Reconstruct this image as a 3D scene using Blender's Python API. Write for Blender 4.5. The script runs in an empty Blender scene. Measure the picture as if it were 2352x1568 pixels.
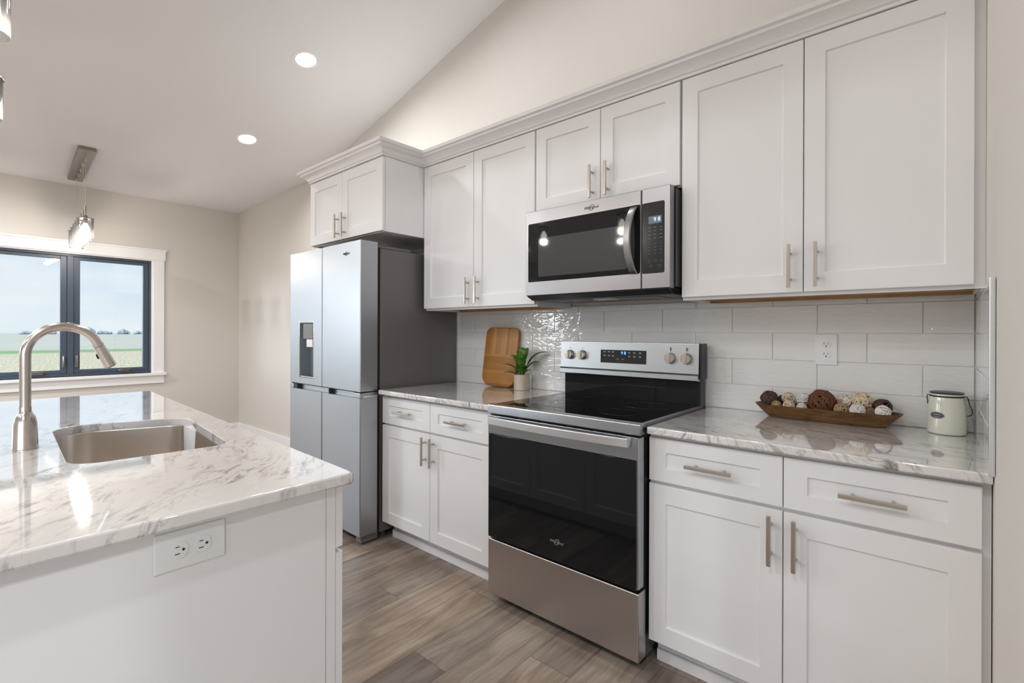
import bpy, bmesh, math, random
from mathutils import Vector, Matrix
random.seed(7)
S = bpy.context.scene
COL = S.collection
PI = math.pi

# ---------------------------------------------------------------- camera
F_PX, SX, SY = 1128.64, -3.69, -21.44
CAM = Vector((1.591, -2.359, 1.2612)); YAW, PITCH, ROLL = 0.7193, -0.0006, 0.003
def _cam():
    cy, sy = math.cos(YAW), math.sin(YAW)
    f0 = Vector((-sy, cy, 0)); r0 = Vector((cy, sy, 0)); u0 = Vector((0, 0, 1))
    F = math.cos(PITCH)*f0 + math.sin(PITCH)*u0; U = math.cos(PITCH)*u0 - math.sin(PITCH)*f0
    R = math.cos(ROLL)*r0 + math.sin(ROLL)*U; U2 = math.cos(ROLL)*U - math.sin(ROLL)*r0
    cd = bpy.data.cameras.new('camera'); co = bpy.data.objects.new('camera', cd); COL.objects.link(co)
    cd.sensor_width = 36; cd.lens = F_PX*36/2352; cd.shift_x = -SX/2352; cd.shift_y = SY/2352
    cd.clip_start = 0.02; cd.clip_end = 2000
    m = Matrix((R, U2, -F)).transposed().to_4x4(); m.translation = CAM
    co.matrix_world = m
    S.camera = co
_cam()

# ---------------------------------------------------------------- view + world + lights
vs = S.view_settings
vs.view_transform = 'Standard'; vs.look = 'None'; vs.gamma = 1; vs.use_curve_mapping = False; vs.exposure = 0.0
S.display_settings.display_device = 'sRGB'
cy = S.cycles
cy.use_denoising = True
cy.max_bounces = 9; cy.diffuse_bounces = 5; cy.glossy_bounces = 5; cy.transmission_bounces = 6; cy.transparent_max_bounces = 64
cy.sample_clamp_indirect = 6; cy.caustics_reflective = False; cy.caustics_refractive = False; cy.blur_glossy = 0.5

SKY = 1.05         # brightness of the sky low over the field
SKY_FILL = 7.0      # added fill brightness of the unseen south-east sky, behind the camera
GLOW = 12.0
SUNGLOW = 75.0     # inner glow round the veiled sun
GLOWX = 0        # hazy glow round the veiled sun, south-west
CAN_W = 16.8      # watts of each recessed light
PEND_W = 7.0       # watts of each jar pendant bulb

def world():
    w = bpy.data.worlds.new('world'); S.world = w; w.use_nodes = True
    nt = w.node_tree; N = nt.nodes; L = nt.links; N.clear()
    out = N.new('ShaderNodeOutputWorld'); bg = N.new('ShaderNodeBackground')
    tc = N.new('ShaderNodeTexCoord'); sep = N.new('ShaderNodeSeparateXYZ'); L.new(tc.outputs['Generated'], sep.inputs[0])
    grad = N.new('ShaderNodeValToRGB'); L.new(sep.outputs['Z'], grad.inputs[0])
    e = grad.color_ramp.elements
    e[0].position = 0.0; e[0].color = (.78, .88, .95, 1)
    e[1].position = .55; e[1].color = (.42, .62, .90, 1)
    m = e.new(.12); m.color = (.70, .82, .94, 1)
    mp = N.new('ShaderNodeMapping'); mp.inputs['Scale'].default_value = (1.6, 1.6, 6); L.new(tc.outputs['Generated'], mp.inputs[0])
    no = N.new('ShaderNodeTexNoise'); no.inputs['Scale'].default_value = 2.2; no.inputs['Detail'].default_value = 6; L.new(mp.outputs[0], no.inputs[0])
    cr = N.new('ShaderNodeValToRGB'); cr.color_ramp.elements[0].position = .45; cr.color_ramp.elements[1].position = .72
    L.new(no.outputs[0], cr.inputs[0])
    mx = N.new('ShaderNodeMixRGB'); L.new(cr.outputs[0], mx.inputs[0]); L.new(grad.outputs[0], mx.inputs[1]); mx.inputs[2].default_value = (.93, .95, .97, 1)
    # added bright lobe in the unseen south-east sky, as fill light
    vn = N.new('ShaderNodeVectorMath'); vn.operation = 'DOT_PRODUCT'; L.new(tc.outputs['Generated'], vn.inputs[0])
    vn.inputs[1].default_value = Vector((.72, -.60, .34)).normalized()
    mr = N.new('ShaderNodeMapRange'); mr.inputs['From Min'].default_value = .15; mr.inputs['From Max'].default_value = 1; mr.interpolation_type = 'SMOOTHSTEP'
    mr.inputs['To Min'].default_value = SKY; mr.inputs['To Max'].default_value = SKY + SKY_FILL
    L.new(vn.outputs['Value'], mr.inputs[0])
    v2 = N.new('ShaderNodeVectorMath'); v2.operation = 'DOT_PRODUCT'; L.new(tc.outputs['Generated'], v2.inputs[0])
    v2.inputs[1].default_value = Vector((-.52, -.84, .16)).normalized()
    m2 = N.new('ShaderNodeMapRange'); m2.inputs['From Min'].default_value = .70; m2.inputs['From Max'].default_value = 1; m2.interpolation_type = 'SMOOTHSTEP'
    m2.inputs['To Min'].default_value = 0; m2.inputs['To Max'].default_value = GLOW; L.new(v2.outputs['Value'], m2.inputs[0])
    ad = N.new('ShaderNodeMath'); L.new(mr.outputs[0], ad.inputs[0]); L.new(m2.outputs[0], ad.inputs[1])
    v3 = N.new('ShaderNodeVectorMath'); v3.operation = 'DOT_PRODUCT'; L.new(tc.outputs['Generated'], v3.inputs[0])
    v3.inputs[1].default_value = Vector((-.585, -.81, .05)).normalized()
    m3 = N.new('ShaderNodeMapRange'); m3.inputs['From Min'].default_value = .975; m3.inputs['From Max'].default_value = 1; m3.interpolation_type = 'SMOOTHSTEP'
    m3.inputs['To Min'].default_value = 0; m3.inputs['To Max'].default_value = SUNGLOW; L.new(v3.outputs['Value'], m3.inputs[0])
    a2 = N.new('ShaderNodeMath'); L.new(ad.outputs[0], a2.inputs[0]); L.new(m3.outputs[0], a2.inputs[1]); ad = a2
    L.new(mx.outputs[0], bg.inputs[0]); L.new(ad.outputs[0], bg.inputs[1]); L.new(bg.outputs[0], out.inputs[0])
    w.cycles.sampling_method = 'AUTOMATIC'
world()

def area(name, loc, direction, sx, sy, watts, color=(1, 1, 1), portal=False, shape='RECTANGLE', spread=PI):
    d = bpy.data.lights.new(name, 'AREA'); d.shape = shape; d.size = sx; d.size_y = sy
    d.energy = watts; d.color = color; d.spread = spread
    if portal: d.cycles.is_portal = True
    o = bpy.data.objects.new(name, d); COL.objects.link(o); o.location = loc
    o.rotation_euler = Vector(direction).to_track_quat('-Z', 'Y').to_euler()
    return o

# room numbers
XW = -4.937; XE = 4.2; YB = -8.0; RIDGE = 0.9; SL = 0.259; KX = -3.0; KZ = 2.76
def ceil_z(x):
    if x < KX: return 2.713 + (x - XW)/(KX - XW)*(KZ - 2.713)
    if x < RIDGE: return KZ + SL*(x - KX)
    return KZ + SL*(RIDGE - KX) - SL*(x - RIDGE)
# window openings in the left wall (y0, y1, z0, z1) and the far wall (x0, x1, z0, z1)
WIN1 = (-2.24, -0.881, 0.80, 2.04)
DOOR1 = (-4.95, -3.15, 0.0, 2.10)
WIN2 = (-7.1, -6.15, 0.25, 2.25)
ADDED_WIN3 = (2.0, 4.0, 0.35, 2.35)  # unseen window added in the far wall for fill light
ADDED_WIN4 = (-7.2, -4.4, 0.35, 2.35)     # unseen window added in the east wall for fill light
for i, (a, b, c, d) in enumerate((WIN1, DOOR1, WIN2)):
    area('daylight_portal', (XW - .10, (a+b)/2, (c+d)/2), (1, 0, 0), b-a, d-c, 1, portal=True)
a, b, c, d = ADDED_WIN3; area('daylight_portal', ((a+b)/2, YB - .10, (c+d)/2), (0, 1, 0), b-a, d-c, 1, portal=True)
a, b, c, d = ADDED_WIN4; area('daylight_portal', (XE + .10, (a+b)/2, (c+d)/2), (-1, 0, 0), b-a, d-c, 1, portal=True)

# ---------------------------------------------------------------- node helpers / materials
MATS = {}
class NT:
    def __init__(s, name):
        s.m = bpy.data.materials.new(name); s.m.use_nodes = True; s.t = s.m.node_tree; s.t.nodes.clear()
        s.out = s.n('ShaderNodeOutputMaterial'); s.b = s.n('ShaderNodeBsdfPrincipled'); s.l(s.b.outputs[0], s.out.inputs[0])
        s.tc = s.n('ShaderNodeTexCoord'); MATS[name] = s.m
    def n(s, t, **k):
        x = s.t.nodes.new(t)
        for a, v in k.items(): setattr(x, a, v)
        return x
    def l(s, a, b): s.t.links.new(a, b)
    def set(s, **k):
        for a, v in k.items():
            i = s.b.inputs[a.replace('_', ' ')]
            if hasattr(v, 'links') or hasattr(v, 'is_linked'): s.l(v, i)
            else: i.default_value = (*v, 1) if isinstance(v, tuple) and len(v) == 3 and len(i.default_value) == 4 else v
    def map(s, scale=(1, 1, 1), rot=(0, 0, 0), loc=(0, 0, 0), src=None):
        m = s.n('ShaderNodeMapping'); m.inputs['Scale'].default_value = scale; m.inputs['Rotation'].default_value = rot; m.inputs['Location'].default_value = loc
        s.l(src or s.tc.outputs['Object'], m.inputs[0]); return m.outputs[0]
    def noise(s, v, scale=5, detail=4, rough=.5, dist=0):
        x = s.n('ShaderNodeTexNoise'); x.inputs['Scale'].default_value = scale; x.inputs['Detail'].default_value = detail
        x.inputs['Roughness'].default_value = rough; x.inputs['Distortion'].default_value = dist; s.l(v, x.inputs['Vector']); return x.outputs[0]
    def ramp(s, f, *st):
        x = s.n('ShaderNodeValToRGB'); e = x.color_ramp.elements
        e[0].position, e[0].color = st[0][0], (*st[0][1], 1); e[1].position, e[1].color = st[-1][0], (*st[-1][1], 1)
        for p, c in st[1:-1]: q = e.new(p); q.color = (*c, 1)
        s.l(f, x.inputs[0]); return x.outputs[0]
    def mix(s, f, a, b, mode='MIX'):
        x = s.n('ShaderNodeMixRGB'); x.blend_type = mode
        for i, v in enumerate((f, a, b)):
            if isinstance(v, (int, float)): x.inputs[i].default_value = v
            elif isinstance(v, tuple): x.inputs[i].default_value = (*v, 1)
            else: s.l(v, x.inputs[i])
        return x.outputs[0]
    def math(s, op, a, b=0.0):
        x = s.n('ShaderNodeMath'); x.operation = op
        for i, v in enumerate((a, b)):
            if isinstance(v, (int, float)): x.inputs[i].default_value = v
            else: s.l(v, x.inputs[i])
        return x.outputs[0]
    def bump(s, h, strength=.2, dist=.01):
        x = s.n('ShaderNodeBump'); x.inputs['Strength'].default_value = strength; x.inputs['Distance'].default_value = dist
        s.l(h, x.inputs['Height']); s.l(x.outputs[0], s.b.inputs['Normal']); return x

def simple(name, col, rough=.5, metal=0, coat=0, **k):
    t = NT(name); t.set(Base_Color=col, Roughness=rough, Metallic=metal, Coat_Weight=coat, **k); return t.m
def paint(name, col, rough=.6, bs=.05, sc=260):
    t = NT(name); t.set(Base_Color=col, Roughness=rough); t.bump(t.noise(t.map(), sc, 2), bs, .002); return t.m
paint('wall_paint', (.66, .628, .585), .75, .25, 160)
paint('ceiling_paint', (.81, .815, .83), .85, .5, 90)
paint('cabinet_paint', (.81, .798, .803), .38, .02, 300)
paint('trim_paint', (.86, .86, .86), .4, .02, 200)
simple('plastic_white', (.80, .80, .80), .3)
simple('slot_dark', (.02, .02, .02), .6)
simple('brushed_nickel_dark', (.30, .27, .24), .35, 1)
simple('black_plastic', (.012, .012, .014), .35)
simple('grey_plastic', (.17, .17, .175), .4)
simple('ceramic_print', (.035, .035, .037), .15)
simple('rubber_black', (.01, .01, .01), .7)
simple('fridge_side', (.155, .142, .14), .42, .25)
simple('window_frame', (.058, .078, .112), .4)  # black frames; bluish flare from the window is put into the colour
simple('chrome', (.75, .75, .76), .12, 1)
simple('wire_black', (.008, .008, .008), .4)
simple('lid_pewter', (.09, .095, .11), .35, .9)
simple('label_navy', (.015, .018, .035), .5)
simple('label_white', (.75, .76, .76), .5)
simple('printing_grey', (.45, .45, .45), .5)
simple('logo_dark', (.05, .05, .05), .4, .6)
simple('logo_silver', (.62, .60, .58), .3, .8)
simple('soil', (.03, .02, .013), .9)
t = NT('glass_black'); t.set(Base_Color=(.006, .0065, .008), Roughness=.03, IOR=1.5)
t = NT('glass_microwave'); t.set(Base_Color=(.012, .012, .013), Roughness=.03, IOR=1.5)
t = NT('glass_mesh'); t.set(Base_Color=(.075, .075, .077), Roughness=.04, IOR=1.5)
t = NT('control_black'); t.set(Base_Color=(.016, .016, .018), Roughness=.16)
def emit(name, col, s):
    t = NT(name); t.set(Base_Color=col, Emission_Color=col, Emission_Strength=s); return t.m
emit('lamp_face', (1, .97, .93), 6)
emit('bulb_glow', (1, .94, .86), 8)
emit('display_blue', (.10, .32, 1.0), 2.2)
emit('display_pale', (.30, .55, 1.0), 1.6)

def steel(name, col=(.60, .60, .605), rough=.26, axis='x', aniso=.5):
    t = NT(name)
    sc = {'x': (1.5, 1.5, 420), 'z': (420, 420, 1.5)}[axis]
    n = t.noise(t.map(sc), 1, 3)
    t.set(Base_Color=t.mix(n, tuple(c*.96 for c in col), col), Metallic=1.0, Roughness=rough)
    return t.m
steel('steel', (.33, .32, .325), .33)
steel('steel_fridge', (.44, .46, .49), .36)
steel('steel_range', (.46, .47, .49), .28)
steel('steel_panel', (.48, .505, .52), .34)
steel('steel_handle', (.76, .75, .75), .33)
steel('steel_drawer', (.54, .51, .50), .35)
steel('nickel', (.52, .47, .41), .28, 'x')
steel('faucet_steel', (.56, .51, .475), .25, 'x')
steel('sink_steel', (.72, .67, .62), .27, 'z')

def thin_glass(name, tint=(1, 1, 1), refl=1.0, seed=0):
    t = NT(name); N = t.t.nodes
    tr = t.n('ShaderNodeBsdfTransparent'); tr.inputs[0].default_value = (*tint, 1)
    gl = t.n('ShaderNodeBsdfGlossy'); gl.inputs['Roughness'].default_value = 0.01
    fr = t.n('ShaderNodeFresnel'); fr.inputs[0].default_value = 1.45
    f = t.math('MULTIPLY', fr.outputs[0], refl)
    src = tr
    if seed:
        tl = t.n('ShaderNodeBsdfTranslucent'); tl.inputs[0].default_value = (.95, .95, .95, 1)
        m0 = t.n('ShaderNodeMixShader'); m0.inputs[0].default_value = seed; t.l(tr.outputs[0], m0.inputs[1]); t.l(tl.outputs[0], m0.inputs[2]); src = m0
    mx = t.n('ShaderNodeMixShader'); t.l(f, mx.inputs[0]); t.l(src.outputs[0], mx.inputs[1]); t.l(gl.outputs[0], mx.inputs[2])
    t.l(mx.outputs[0], t.out.inputs[0]); N.remove(t.b); return t.m
thin_glass('window_glass', (.97, .98, .98), .8)
thin_glass('jar_glass', (.98, .98, .98), .8, .025)

def marble(name, rot, streak, dens, fs):
    t = NT(name)
    v = t.map((1, 1, 1), (0, 0, rot))
    w = t.noise(v, 2.2, 3)
    vm = t.n('ShaderNodeVectorMath'); vm.operation = 'MULTIPLY_ADD'; t.l(w, vm.inputs[0]); vm.inputs[1].default_value = (.35, .35, .35); t.l(v, vm.inputs[2])
    a = t.map((1, streak, 1), src=vm.outputs[0])
    fine = t.noise(a, fs, 9, .66)           # flecks drawn along one direction
    big = t.noise(t.map((1, streak*.55, 1), src=vm.outputs[0]), 3.0, 5, .6)
    patch = t.ramp(big, (.42, (0, 0, 0)), (.58, (1, 1, 1)))
    fl = t.ramp(fine, (dens, (0, 0, 0)), (dens+.06, (.5, .5, .5)), (dens+.14, (1, 1, 1)))
    m = t.math('MULTIPLY', fl, t.math('ADD', t.math('MULTIPLY', patch, .85), .16))
    vein = t.noise(t.map((1, streak*.8, 1), loc=(3, 5, 1), src=vm.outputs[0]), 5, 6, .55)
    vv = t.math('ABSOLUTE', t.math('SUBTRACT', vein, .5))
    vr = t.ramp(vv, (0, (.55, .55, .55)), (.018, (0, 0, 0)))
    m2 = t.math('MAXIMUM', m, t.math('MULTIPLY', vr, patch))
    cloud = t.noise(t.map((1, streak*.4, 1), src=v), 4, 4)
    base = t.mix(cloud, (.64, .61, .595), (.80, .785, .775))
    grey = t.mix(t.noise(v, 30, 3), (.13, .12, .12), (.27, .25, .245))
    t.set(Base_Color=t.mix(m2, base, grey), Roughness=.07, IOR=1.52, Coat_Weight=1.0, Coat_Roughness=.03)
    return t.m
marble('marble_island', math.radians(32), 3.2, .525, 11)
marble('marble_left', math.radians(24), 6.0, .51, 10)
marble('marble_right', math.radians(24), 8.0, .51, 8)

def floor_mat():
    t = NT('floor_planks')
    sp = t.n('ShaderNodeSeparateXYZ'); t.l(t.tc.outputs['Object'], sp.inputs[0]); X, Y = sp.outputs[0], sp.outputs[1]
    W_, LEN = .18, 1.22
    rx = t.math('DIVIDE', t.math('ADD', X, .326), W_); row = t.math('FLOOR', rx)
    wn = t.n('ShaderNodeTexWhiteNoise'); wn.noise_dimensions = '1D'; t.l(row, wn.inputs['W'])
    yy = t.math('ADD', t.math('DIVIDE', t.math('ADD', Y, .957), LEN), t.math('MULTIPLY', t.math('ADD', row, 1.0), .385)); col = t.math('FLOOR', yy)
    w2 = t.n('ShaderNodeTexWhiteNoise'); w2.noise_dimensions = '2D'
    cb = t.n('ShaderNodeCombineXYZ'); t.l(row, cb.inputs[0]); t.l(col, cb.inputs[1]); t.l(cb.outputs[0], w2.inputs['Vector'])
    r = w2.outputs['Value']
    fx = t.math('FRACT', rx); fy = t.math('FRACT', yy)
    ex = t.math('MULTIPLY', t.math('MINIMUM', fx, t.math('SUBTRACT', 1, fx)), W_); ey = t.math('MULTIPLY', t.math('MINIMUM', fy, t.math('SUBTRACT', 1, fy)), LEN)
    ed = t.math('MINIMUM', ex, ey); gap = t.ramp(ed, (0.0, (0, 0, 0)), (.0018, (1, 1, 1)))
    c3 = t.n('ShaderNodeCombineXYZ'); t.l(t.math('ADD', X, t.math('MULTIPLY', r, 7)), c3.inputs[0]); t.l(t.math('ADD', Y, t.math('MULTIPLY', r, 13)), c3.inputs[1]); t.l(t.math('MULTIPLY', r, 3), c3.inputs[2])
    g1 = t.noise(t.map((6.5, .85, 1), src=c3.outputs[0]), 2.0, 7, .6, 1.0)
    g2 = t.noise(t.map((70, 3, 1), src=c3.outputs[0]), 2, 4, .6)
    base = t.ramp(g1, (.30, (.125, .089, .066)), (.46, (.262, .203, .160)), (.62, (.42, .35, .29)))
    base = t.mix(.32, base, t.ramp(g2, (.3, (.11, .085, .07)), (.7, (.33, .285, .25))))
    tone = t.ramp(r, (0, (.70, .68, .68)), (.5, (1, 1, 1)), (1, (1.32, 1.27, 1.18)))
    c = t.mix(1, base, tone, 'MULTIPLY'); c = t.mix(gap, t.mix(.45, c, (.05, .035, .028)), c)
    t.set(Base_Color=c, Roughness=.36, IOR=1.45)
    t.bump(t.math('ADD', t.math('MULTIPLY', gap, 1.0), t.math('MULTIPLY', g2, .25)), .25, .002)
floor_mat()

def tile_mats():
    t = NT('tile_glaze'); g = t.n('ShaderNodeNewGeometry')
    n1 = t.noise(t.map((1, 1, 2.6), src=g.outputs['Position']), 22, 1, .3, .9)
    n2 = t.noise(t.map((1, 1, 1), src=g.outputs['Position']), 7, 2)
    t.set(Base_Color=t.mix(n2, (.74, .73, .72), (.79, .785, .78)), Roughness=.06, IOR=1.62)
    t.bump(t.math('ADD', n1, t.math('MULTIPLY', n2, .4)), .24, .006)
    simple('grout', (.84, .835, .83), .7)
    t = NT('tile_side'); g = t.n('ShaderNodeNewGeometry'); n2 = t.noise(g.outputs['Position'], 9, 1)
    t.set(Base_Color=(.77, .765, .76), Roughness=.08, IOR=1.55); t.bump(n2, .06, .004)
tile_mats()

def wood(name, c1, c2, c3, sc=(3, 3, 30), rough=.45, dist=1.5, coat=0.0):
    t = NT(name); n = t.noise(t.map(sc), 1.6, 6, .6, dist)
    t.set(Base_Color=t.ramp(n, (.3, c1), (.5, c2), (.7, c3)), Roughness=rough, Coat_Weight=coat); t.bump(n, .1, .002); return t.m
wood('dough_bowl_wood', (.055, .026, .008), (.13, .062, .018), (.21, .11, .038), (5, 30, 30), .5)
wood('wood_raw', (.32, .17, .07), (.42, .24, .11), (.50, .31, .16), (2, 20, 8), .6)
def bamboo():
    t = NT('bamboo'); sp = t.n('ShaderNodeSeparateXYZ'); t.l(t.tc.outputs['Object'], sp.inputs[0])
    X, Z = sp.outputs[0], sp.outputs[2]
    low = t.math('LESS_THAN', Z, .205)      # upper staves stand, lower staves lie
    w = t.n('ShaderNodeTexWhiteNoise'); w.noise_dimensions = '2D'
    u = t.mix(low, X, Z); cb = t.n('ShaderNodeCombineXYZ'); t.l(t.math('FLOOR', t.math('DIVIDE', u, .021)), cb.inputs[0]); t.l(low, cb.inputs[1]); t.l(cb.outputs[0], w.inputs['Vector'])
    ga = t.noise(t.map((90, 1, 5)), 1, 4); gb = t.noise(t.map((5, 1, 90)), 1, 4)
    g = t.mix(low, ga, gb)
    c = t.ramp(t.math('ADD', t.math('MULTIPLY', w.outputs['Value'], .5), t.math('MULTIPLY', g, .5)), (.2, (.27, .105, .017)), (.5, (.37, .165, .034)), (.8, (.47, .235, .06)))
    t.set(Base_Color=c, Roughness=.42)
bamboo()
def leaf_mat():
    t = NT('leaf'); n = t.noise(t.map((1, 1, 1)), 30, 3)
    t.set(Base_Color=t.ramp(n, (.3, (.025, .085, .008)), (.7, (.09, .24, .02))), Roughness=.4)
leaf_mat()
def pot_mat():
    t = NT('pot_ceramic'); n = t.noise(t.map((1, 1, .15)), 14, 3, .5, .8)
    t.set(Base_Color=t.ramp(n, (.35, (.50, .40, .30)), (.65, (.66, .57, .47))), Roughness=.5)
pot_mat()
t = NT('jar_enamel'); t.set(Base_Color=(.70, .70, .60), Roughness=.08, Coat_Weight=.6, Coat_Roughness=.03)
for nm, c in dict(vine_dark=(.085, .05, .032), vine_red=(.15, .052, .02), vine_tan=(.40, .28, .15), cane_cream=(.72, .60, .42), cane_pale=(.76, .70, .60), cane_white=(.78, .75, .71), core_pink=(.50, .38, .32), cane_brown=(.27, .17, .09)).items():
    t = NT(nm); n = t.noise(t.map((1, 1, 1)), 90, 3); t.set(Base_Color=t.mix(n, tuple(x*.7 for x in c), tuple(min(1, x*1.2) for x in c)), Roughness=.65)
def field_mat():
    t = NT('field_soil'); sp = t.n('ShaderNodeSeparateXYZ'); t.l(t.tc.outputs['Object'], sp.inputs[0])
    d = t.math('MULTIPLY', sp.outputs[0], -1.0)
    nz = t.noise(t.map((2.0, 4.5, 1)), 1.6, 8, .8); n2 = t.noise(t.map((.05, .02, 1)), 2, 4)
    stub = t.ramp(nz, (.38, (.15, .11, .06)), (.5, (.34, .28, .18)), (.66, (.58, .50, .36)))
    far = t.mix(n2, (.27, .245, .19), (.34, .30, .235))
    dn = t.math('ADD', d, t.math('MULTIPLY', n2, 8))
    c = t.ramp(t.math('DIVIDE', dn, 400), (.188, (0, 0, 0)), (.194, (1, 1, 1)))
    c2 = t.ramp(t.math('DIVIDE', dn, 400), (.207, (0, 0, 0)), (.220, (1, 1, 1)))
    k = t.mix(c, stub, (.15, .21, .10)); k = t.mix(c2, k, far)
    t.set(Base_Color=k, Roughness=1.0, Specular_IOR_Level=0.0)
field_mat()
t = NT('tree_far'); t.set(Base_Color=(.20, .235, .235), Roughness=1.0, Specular_IOR_Level=0.0)  # blue-grey crowns: distance haze is put into the colour
simple('trunk_far', (.25, .24, .22), .9)

# ---------------------------------------------------------------- mesh helpers
class B:
    def __init__(s): s.m = bmesh.new()
    def _new(s, vs, fs):
        v = [s.m.verts.new(p) for p in vs]
        f = []
        for q in fs:
            try: f.append(s.m.faces.new([v[i] for i in q]))
            except ValueError: pass
        return v, f
    def box(s, x0, x1, y0, y1, z0, z1, bev=0, seg=2):
        x0, x1 = sorted((x0, x1)); y0, y1 = sorted((y0, y1)); z0, z1 = sorted((z0, z1))
        P = [(x, y, z) for x in (x0, x1) for y in (y0, y1) for z in (z0, z1)]
        v, f = s._new(P, [(0, 1, 3, 2), (4, 6, 7, 5), (0, 4, 5, 1), (2, 3, 7, 6), (0, 2, 6, 4), (1, 5, 7, 3)])
        if bev:
            ed = list({e for q in f for e in q.edges})
            bmesh.ops.bevel(s.m, geom=ed, offset=min(bev, .49*min(x1-x0, y1-y0, z1-z0)), segments=seg, profile=.5, affect='EDGES')
        return s
    def loft(s, loops, cap0=True, cap1=True, closed=True):
        n = len(loops[0]); V = [[s.m.verts.new(p) for p in lp] for lp in loops]
        for a, b in zip(V, V[1:]):
            for i in range(n if closed else n-1):
                j = (i+1) % n
                s.m.faces.new((a[i], a[j], b[j], b[i]))
        if cap0: s.m.faces.new(V[0][::-1])
        if cap1: s.m.faces.new(V[-1])
        return s
    def ringloft(s, loops):           # closed in both directions
        n = len(loops[0]); V = [[s.m.verts.new(p) for p in lp] for lp in loops]
        for k in range(len(V)):
            a, b = V[k], V[(k+1) % len(V)]
            for i in range(n):
                j = (i+1) % n; s.m.faces.new((a[i], a[j], b[j], b[i]))
        return s
    def cyl(s, p0, p1, r0, r1=None, seg=24, bev=0):
        p0, p1 = Vector(p0), Vector(p1); r1 = r0 if r1 is None else r1
        d = (p1-p0).normalized(); a = d.orthogonal().normalized(); b = d.cross(a)
        def L(c, r): return [c + r*(math.cos(2*PI*i/seg)*a + math.sin(2*PI*i/seg)*b) for i in range(seg)]
        if bev: ls = [L(p0, r0-bev), L(p0+d*bev, r0), L(p1-d*bev, r1), L(p1, r1-bev)]
        else: ls = [L(p0, r0), L(p1, r1)]
        return s.loft(ls)
    def lathe(s, prof, c=(0, 0, 0), seg=40, cap0=True, cap1=True, sx=1, sy=1):
        ls = [[Vector(c) + Vector((r*sx*math.cos(2*PI*i/seg), r*sy*math.sin(2*PI*i/seg), z)) for i in range(seg)] for r, z in prof]
        return s.loft(ls, cap0, cap1)
    def tube(s, pts, r, seg=10, closed=False, flat=1.0):
        P = [Vector(p) for p in pts]; n = len(P); R = r if isinstance(r, (list, tuple)) else [r]*n
        T = []
        for i in range(n):
            if closed: T.append((P[(i+1) % n]-P[i-1]).normalized())
            else: T.append((P[min(i+1, n-1)]-P[max(i-1, 0)]).normalized())
        a = T[0].orthogonal().normalized(); loops = []
        for i in range(n):
            a = (a - T[i]*a.dot(T[i])).normalized(); b = T[i].cross(a)
            loops.append([P[i] + R[i]*(math.cos(2*PI*k/seg)*a + flat*math.sin(2*PI*k/seg)*b) for k in range(seg)])
        if closed: return s.ringloft(loops)
        return s.loft(loops)
    def prism_y(s, prof, y0, y1):     # polygon in (x, z) pushed along y
        return s.loft([[(x, y0, z) for x, z in prof], [(x, y1, z) for x, z in prof]])

def world_of(o):
    v = Vector((0, 0, 0))
    while o is not None: v += o.location; o = o.parent
    return v
def obj(name, b, mat, parent=None, origin=None, smooth=35, kind=None):
    """link the mesh (world coordinates) as one object, under parent"""
    bm = b.m if isinstance(b, B) else b
    bmesh.ops.recalc_face_normals(bm, faces=bm.faces[:])
    off = world_of(parent) if parent is not None else Vector(origin or (0, 0, 0))
    bmesh.ops.translate(bm, verts=bm.verts[:], vec=-off)
    me = bpy.data.meshes.new(name); bm.to_mesh(me); bm.free()
    me.materials.append(MATS[mat])
    if smooth:
        me.shade_smooth()
        for p in me.polygons: p.use_smooth = True
        try: me.set_sharp_from_angle(angle=math.radians(smooth))
        except Exception: pass
    o = bpy.data.objects.new(name, me); COL.objects.link(o)
    if smooth:
        wn = o.modifiers.new('weighted_normal', 'WEIGHTED_NORMAL'); wn.keep_sharp = True; wn.weight = 90
    if parent is not None: o.parent = parent
    else: o.location = off
    if kind: o['kind'] = kind
    return o
def tag(o, label, cat, group=None):
    o['label'] = label; o['category'] = cat
    if group: o['group'] = group
    return o
def thing(name, label, cat, loc, group=None):
    o = bpy.data.objects.new(name, None); o.empty_display_size = .05; COL.objects.link(o); o.location = loc
    return tag(o, label, cat, group)
def struct(name, b, mat, parent=None, origin=None):
    return obj(name, b, mat, parent, origin, kind=None if parent else 'structure')
def dup(root, loc, label=None, group=None):
    r = root.copy(); COL.objects.link(r); r.location = loc
    if label: r['label'] = label
    if group: r['group'] = group
    for ch in list(root.children):
        c = ch.copy(); COL.objects.link(c); c.parent = r
        for g in ch.children:
            d = g.copy(); COL.objects.link(d); d.parent = c
    return r
def text_bm(txt, size, loc, face='-y', shear=0.0, depth=.0006, align='CENTER'):
    cu = bpy.data.curves.new('t', 'FONT'); cu.body = txt; cu.size = size; cu.align_x = align; cu.align_y = 'CENTER'; cu.extrude = depth; cu.shear = shear
    o = bpy.data.objects.new('t', cu); COL.objects.link(o); dg = bpy.context.evaluated_depsgraph_get()
    me = bpy.data.meshes.new_from_object(o.evaluated_get(dg)); b = B(); b.m.from_mesh(me)
    bpy.data.objects.remove(o); bpy.data.curves.remove(cu); bpy.data.meshes.remove(me)
    if face == '-y': R = Matrix.Rotation(PI/2, 4, 'X')
    b.m.transform(Matrix.Translation(loc) @ R)
    return b
def logo(x, y, z, w, mat, parent):
    """script word mark with a ring swooping through its middle"""
    b = text_bm('Whirlpool', w/4.35, (x, y, z), shear=.25)
    h = w*.20
    pts = [(x + w*.03 + .62*h*1.25*math.cos(a)*1.1, y-.0006, z + h*.72*math.sin(a) + .25*h*math.cos(a)) for a in [i*2*PI/28 for i in range(28)]]
    b.tube(pts, w*.012, 6, True)
    return obj('logo', b, mat, parent, smooth=0)
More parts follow.
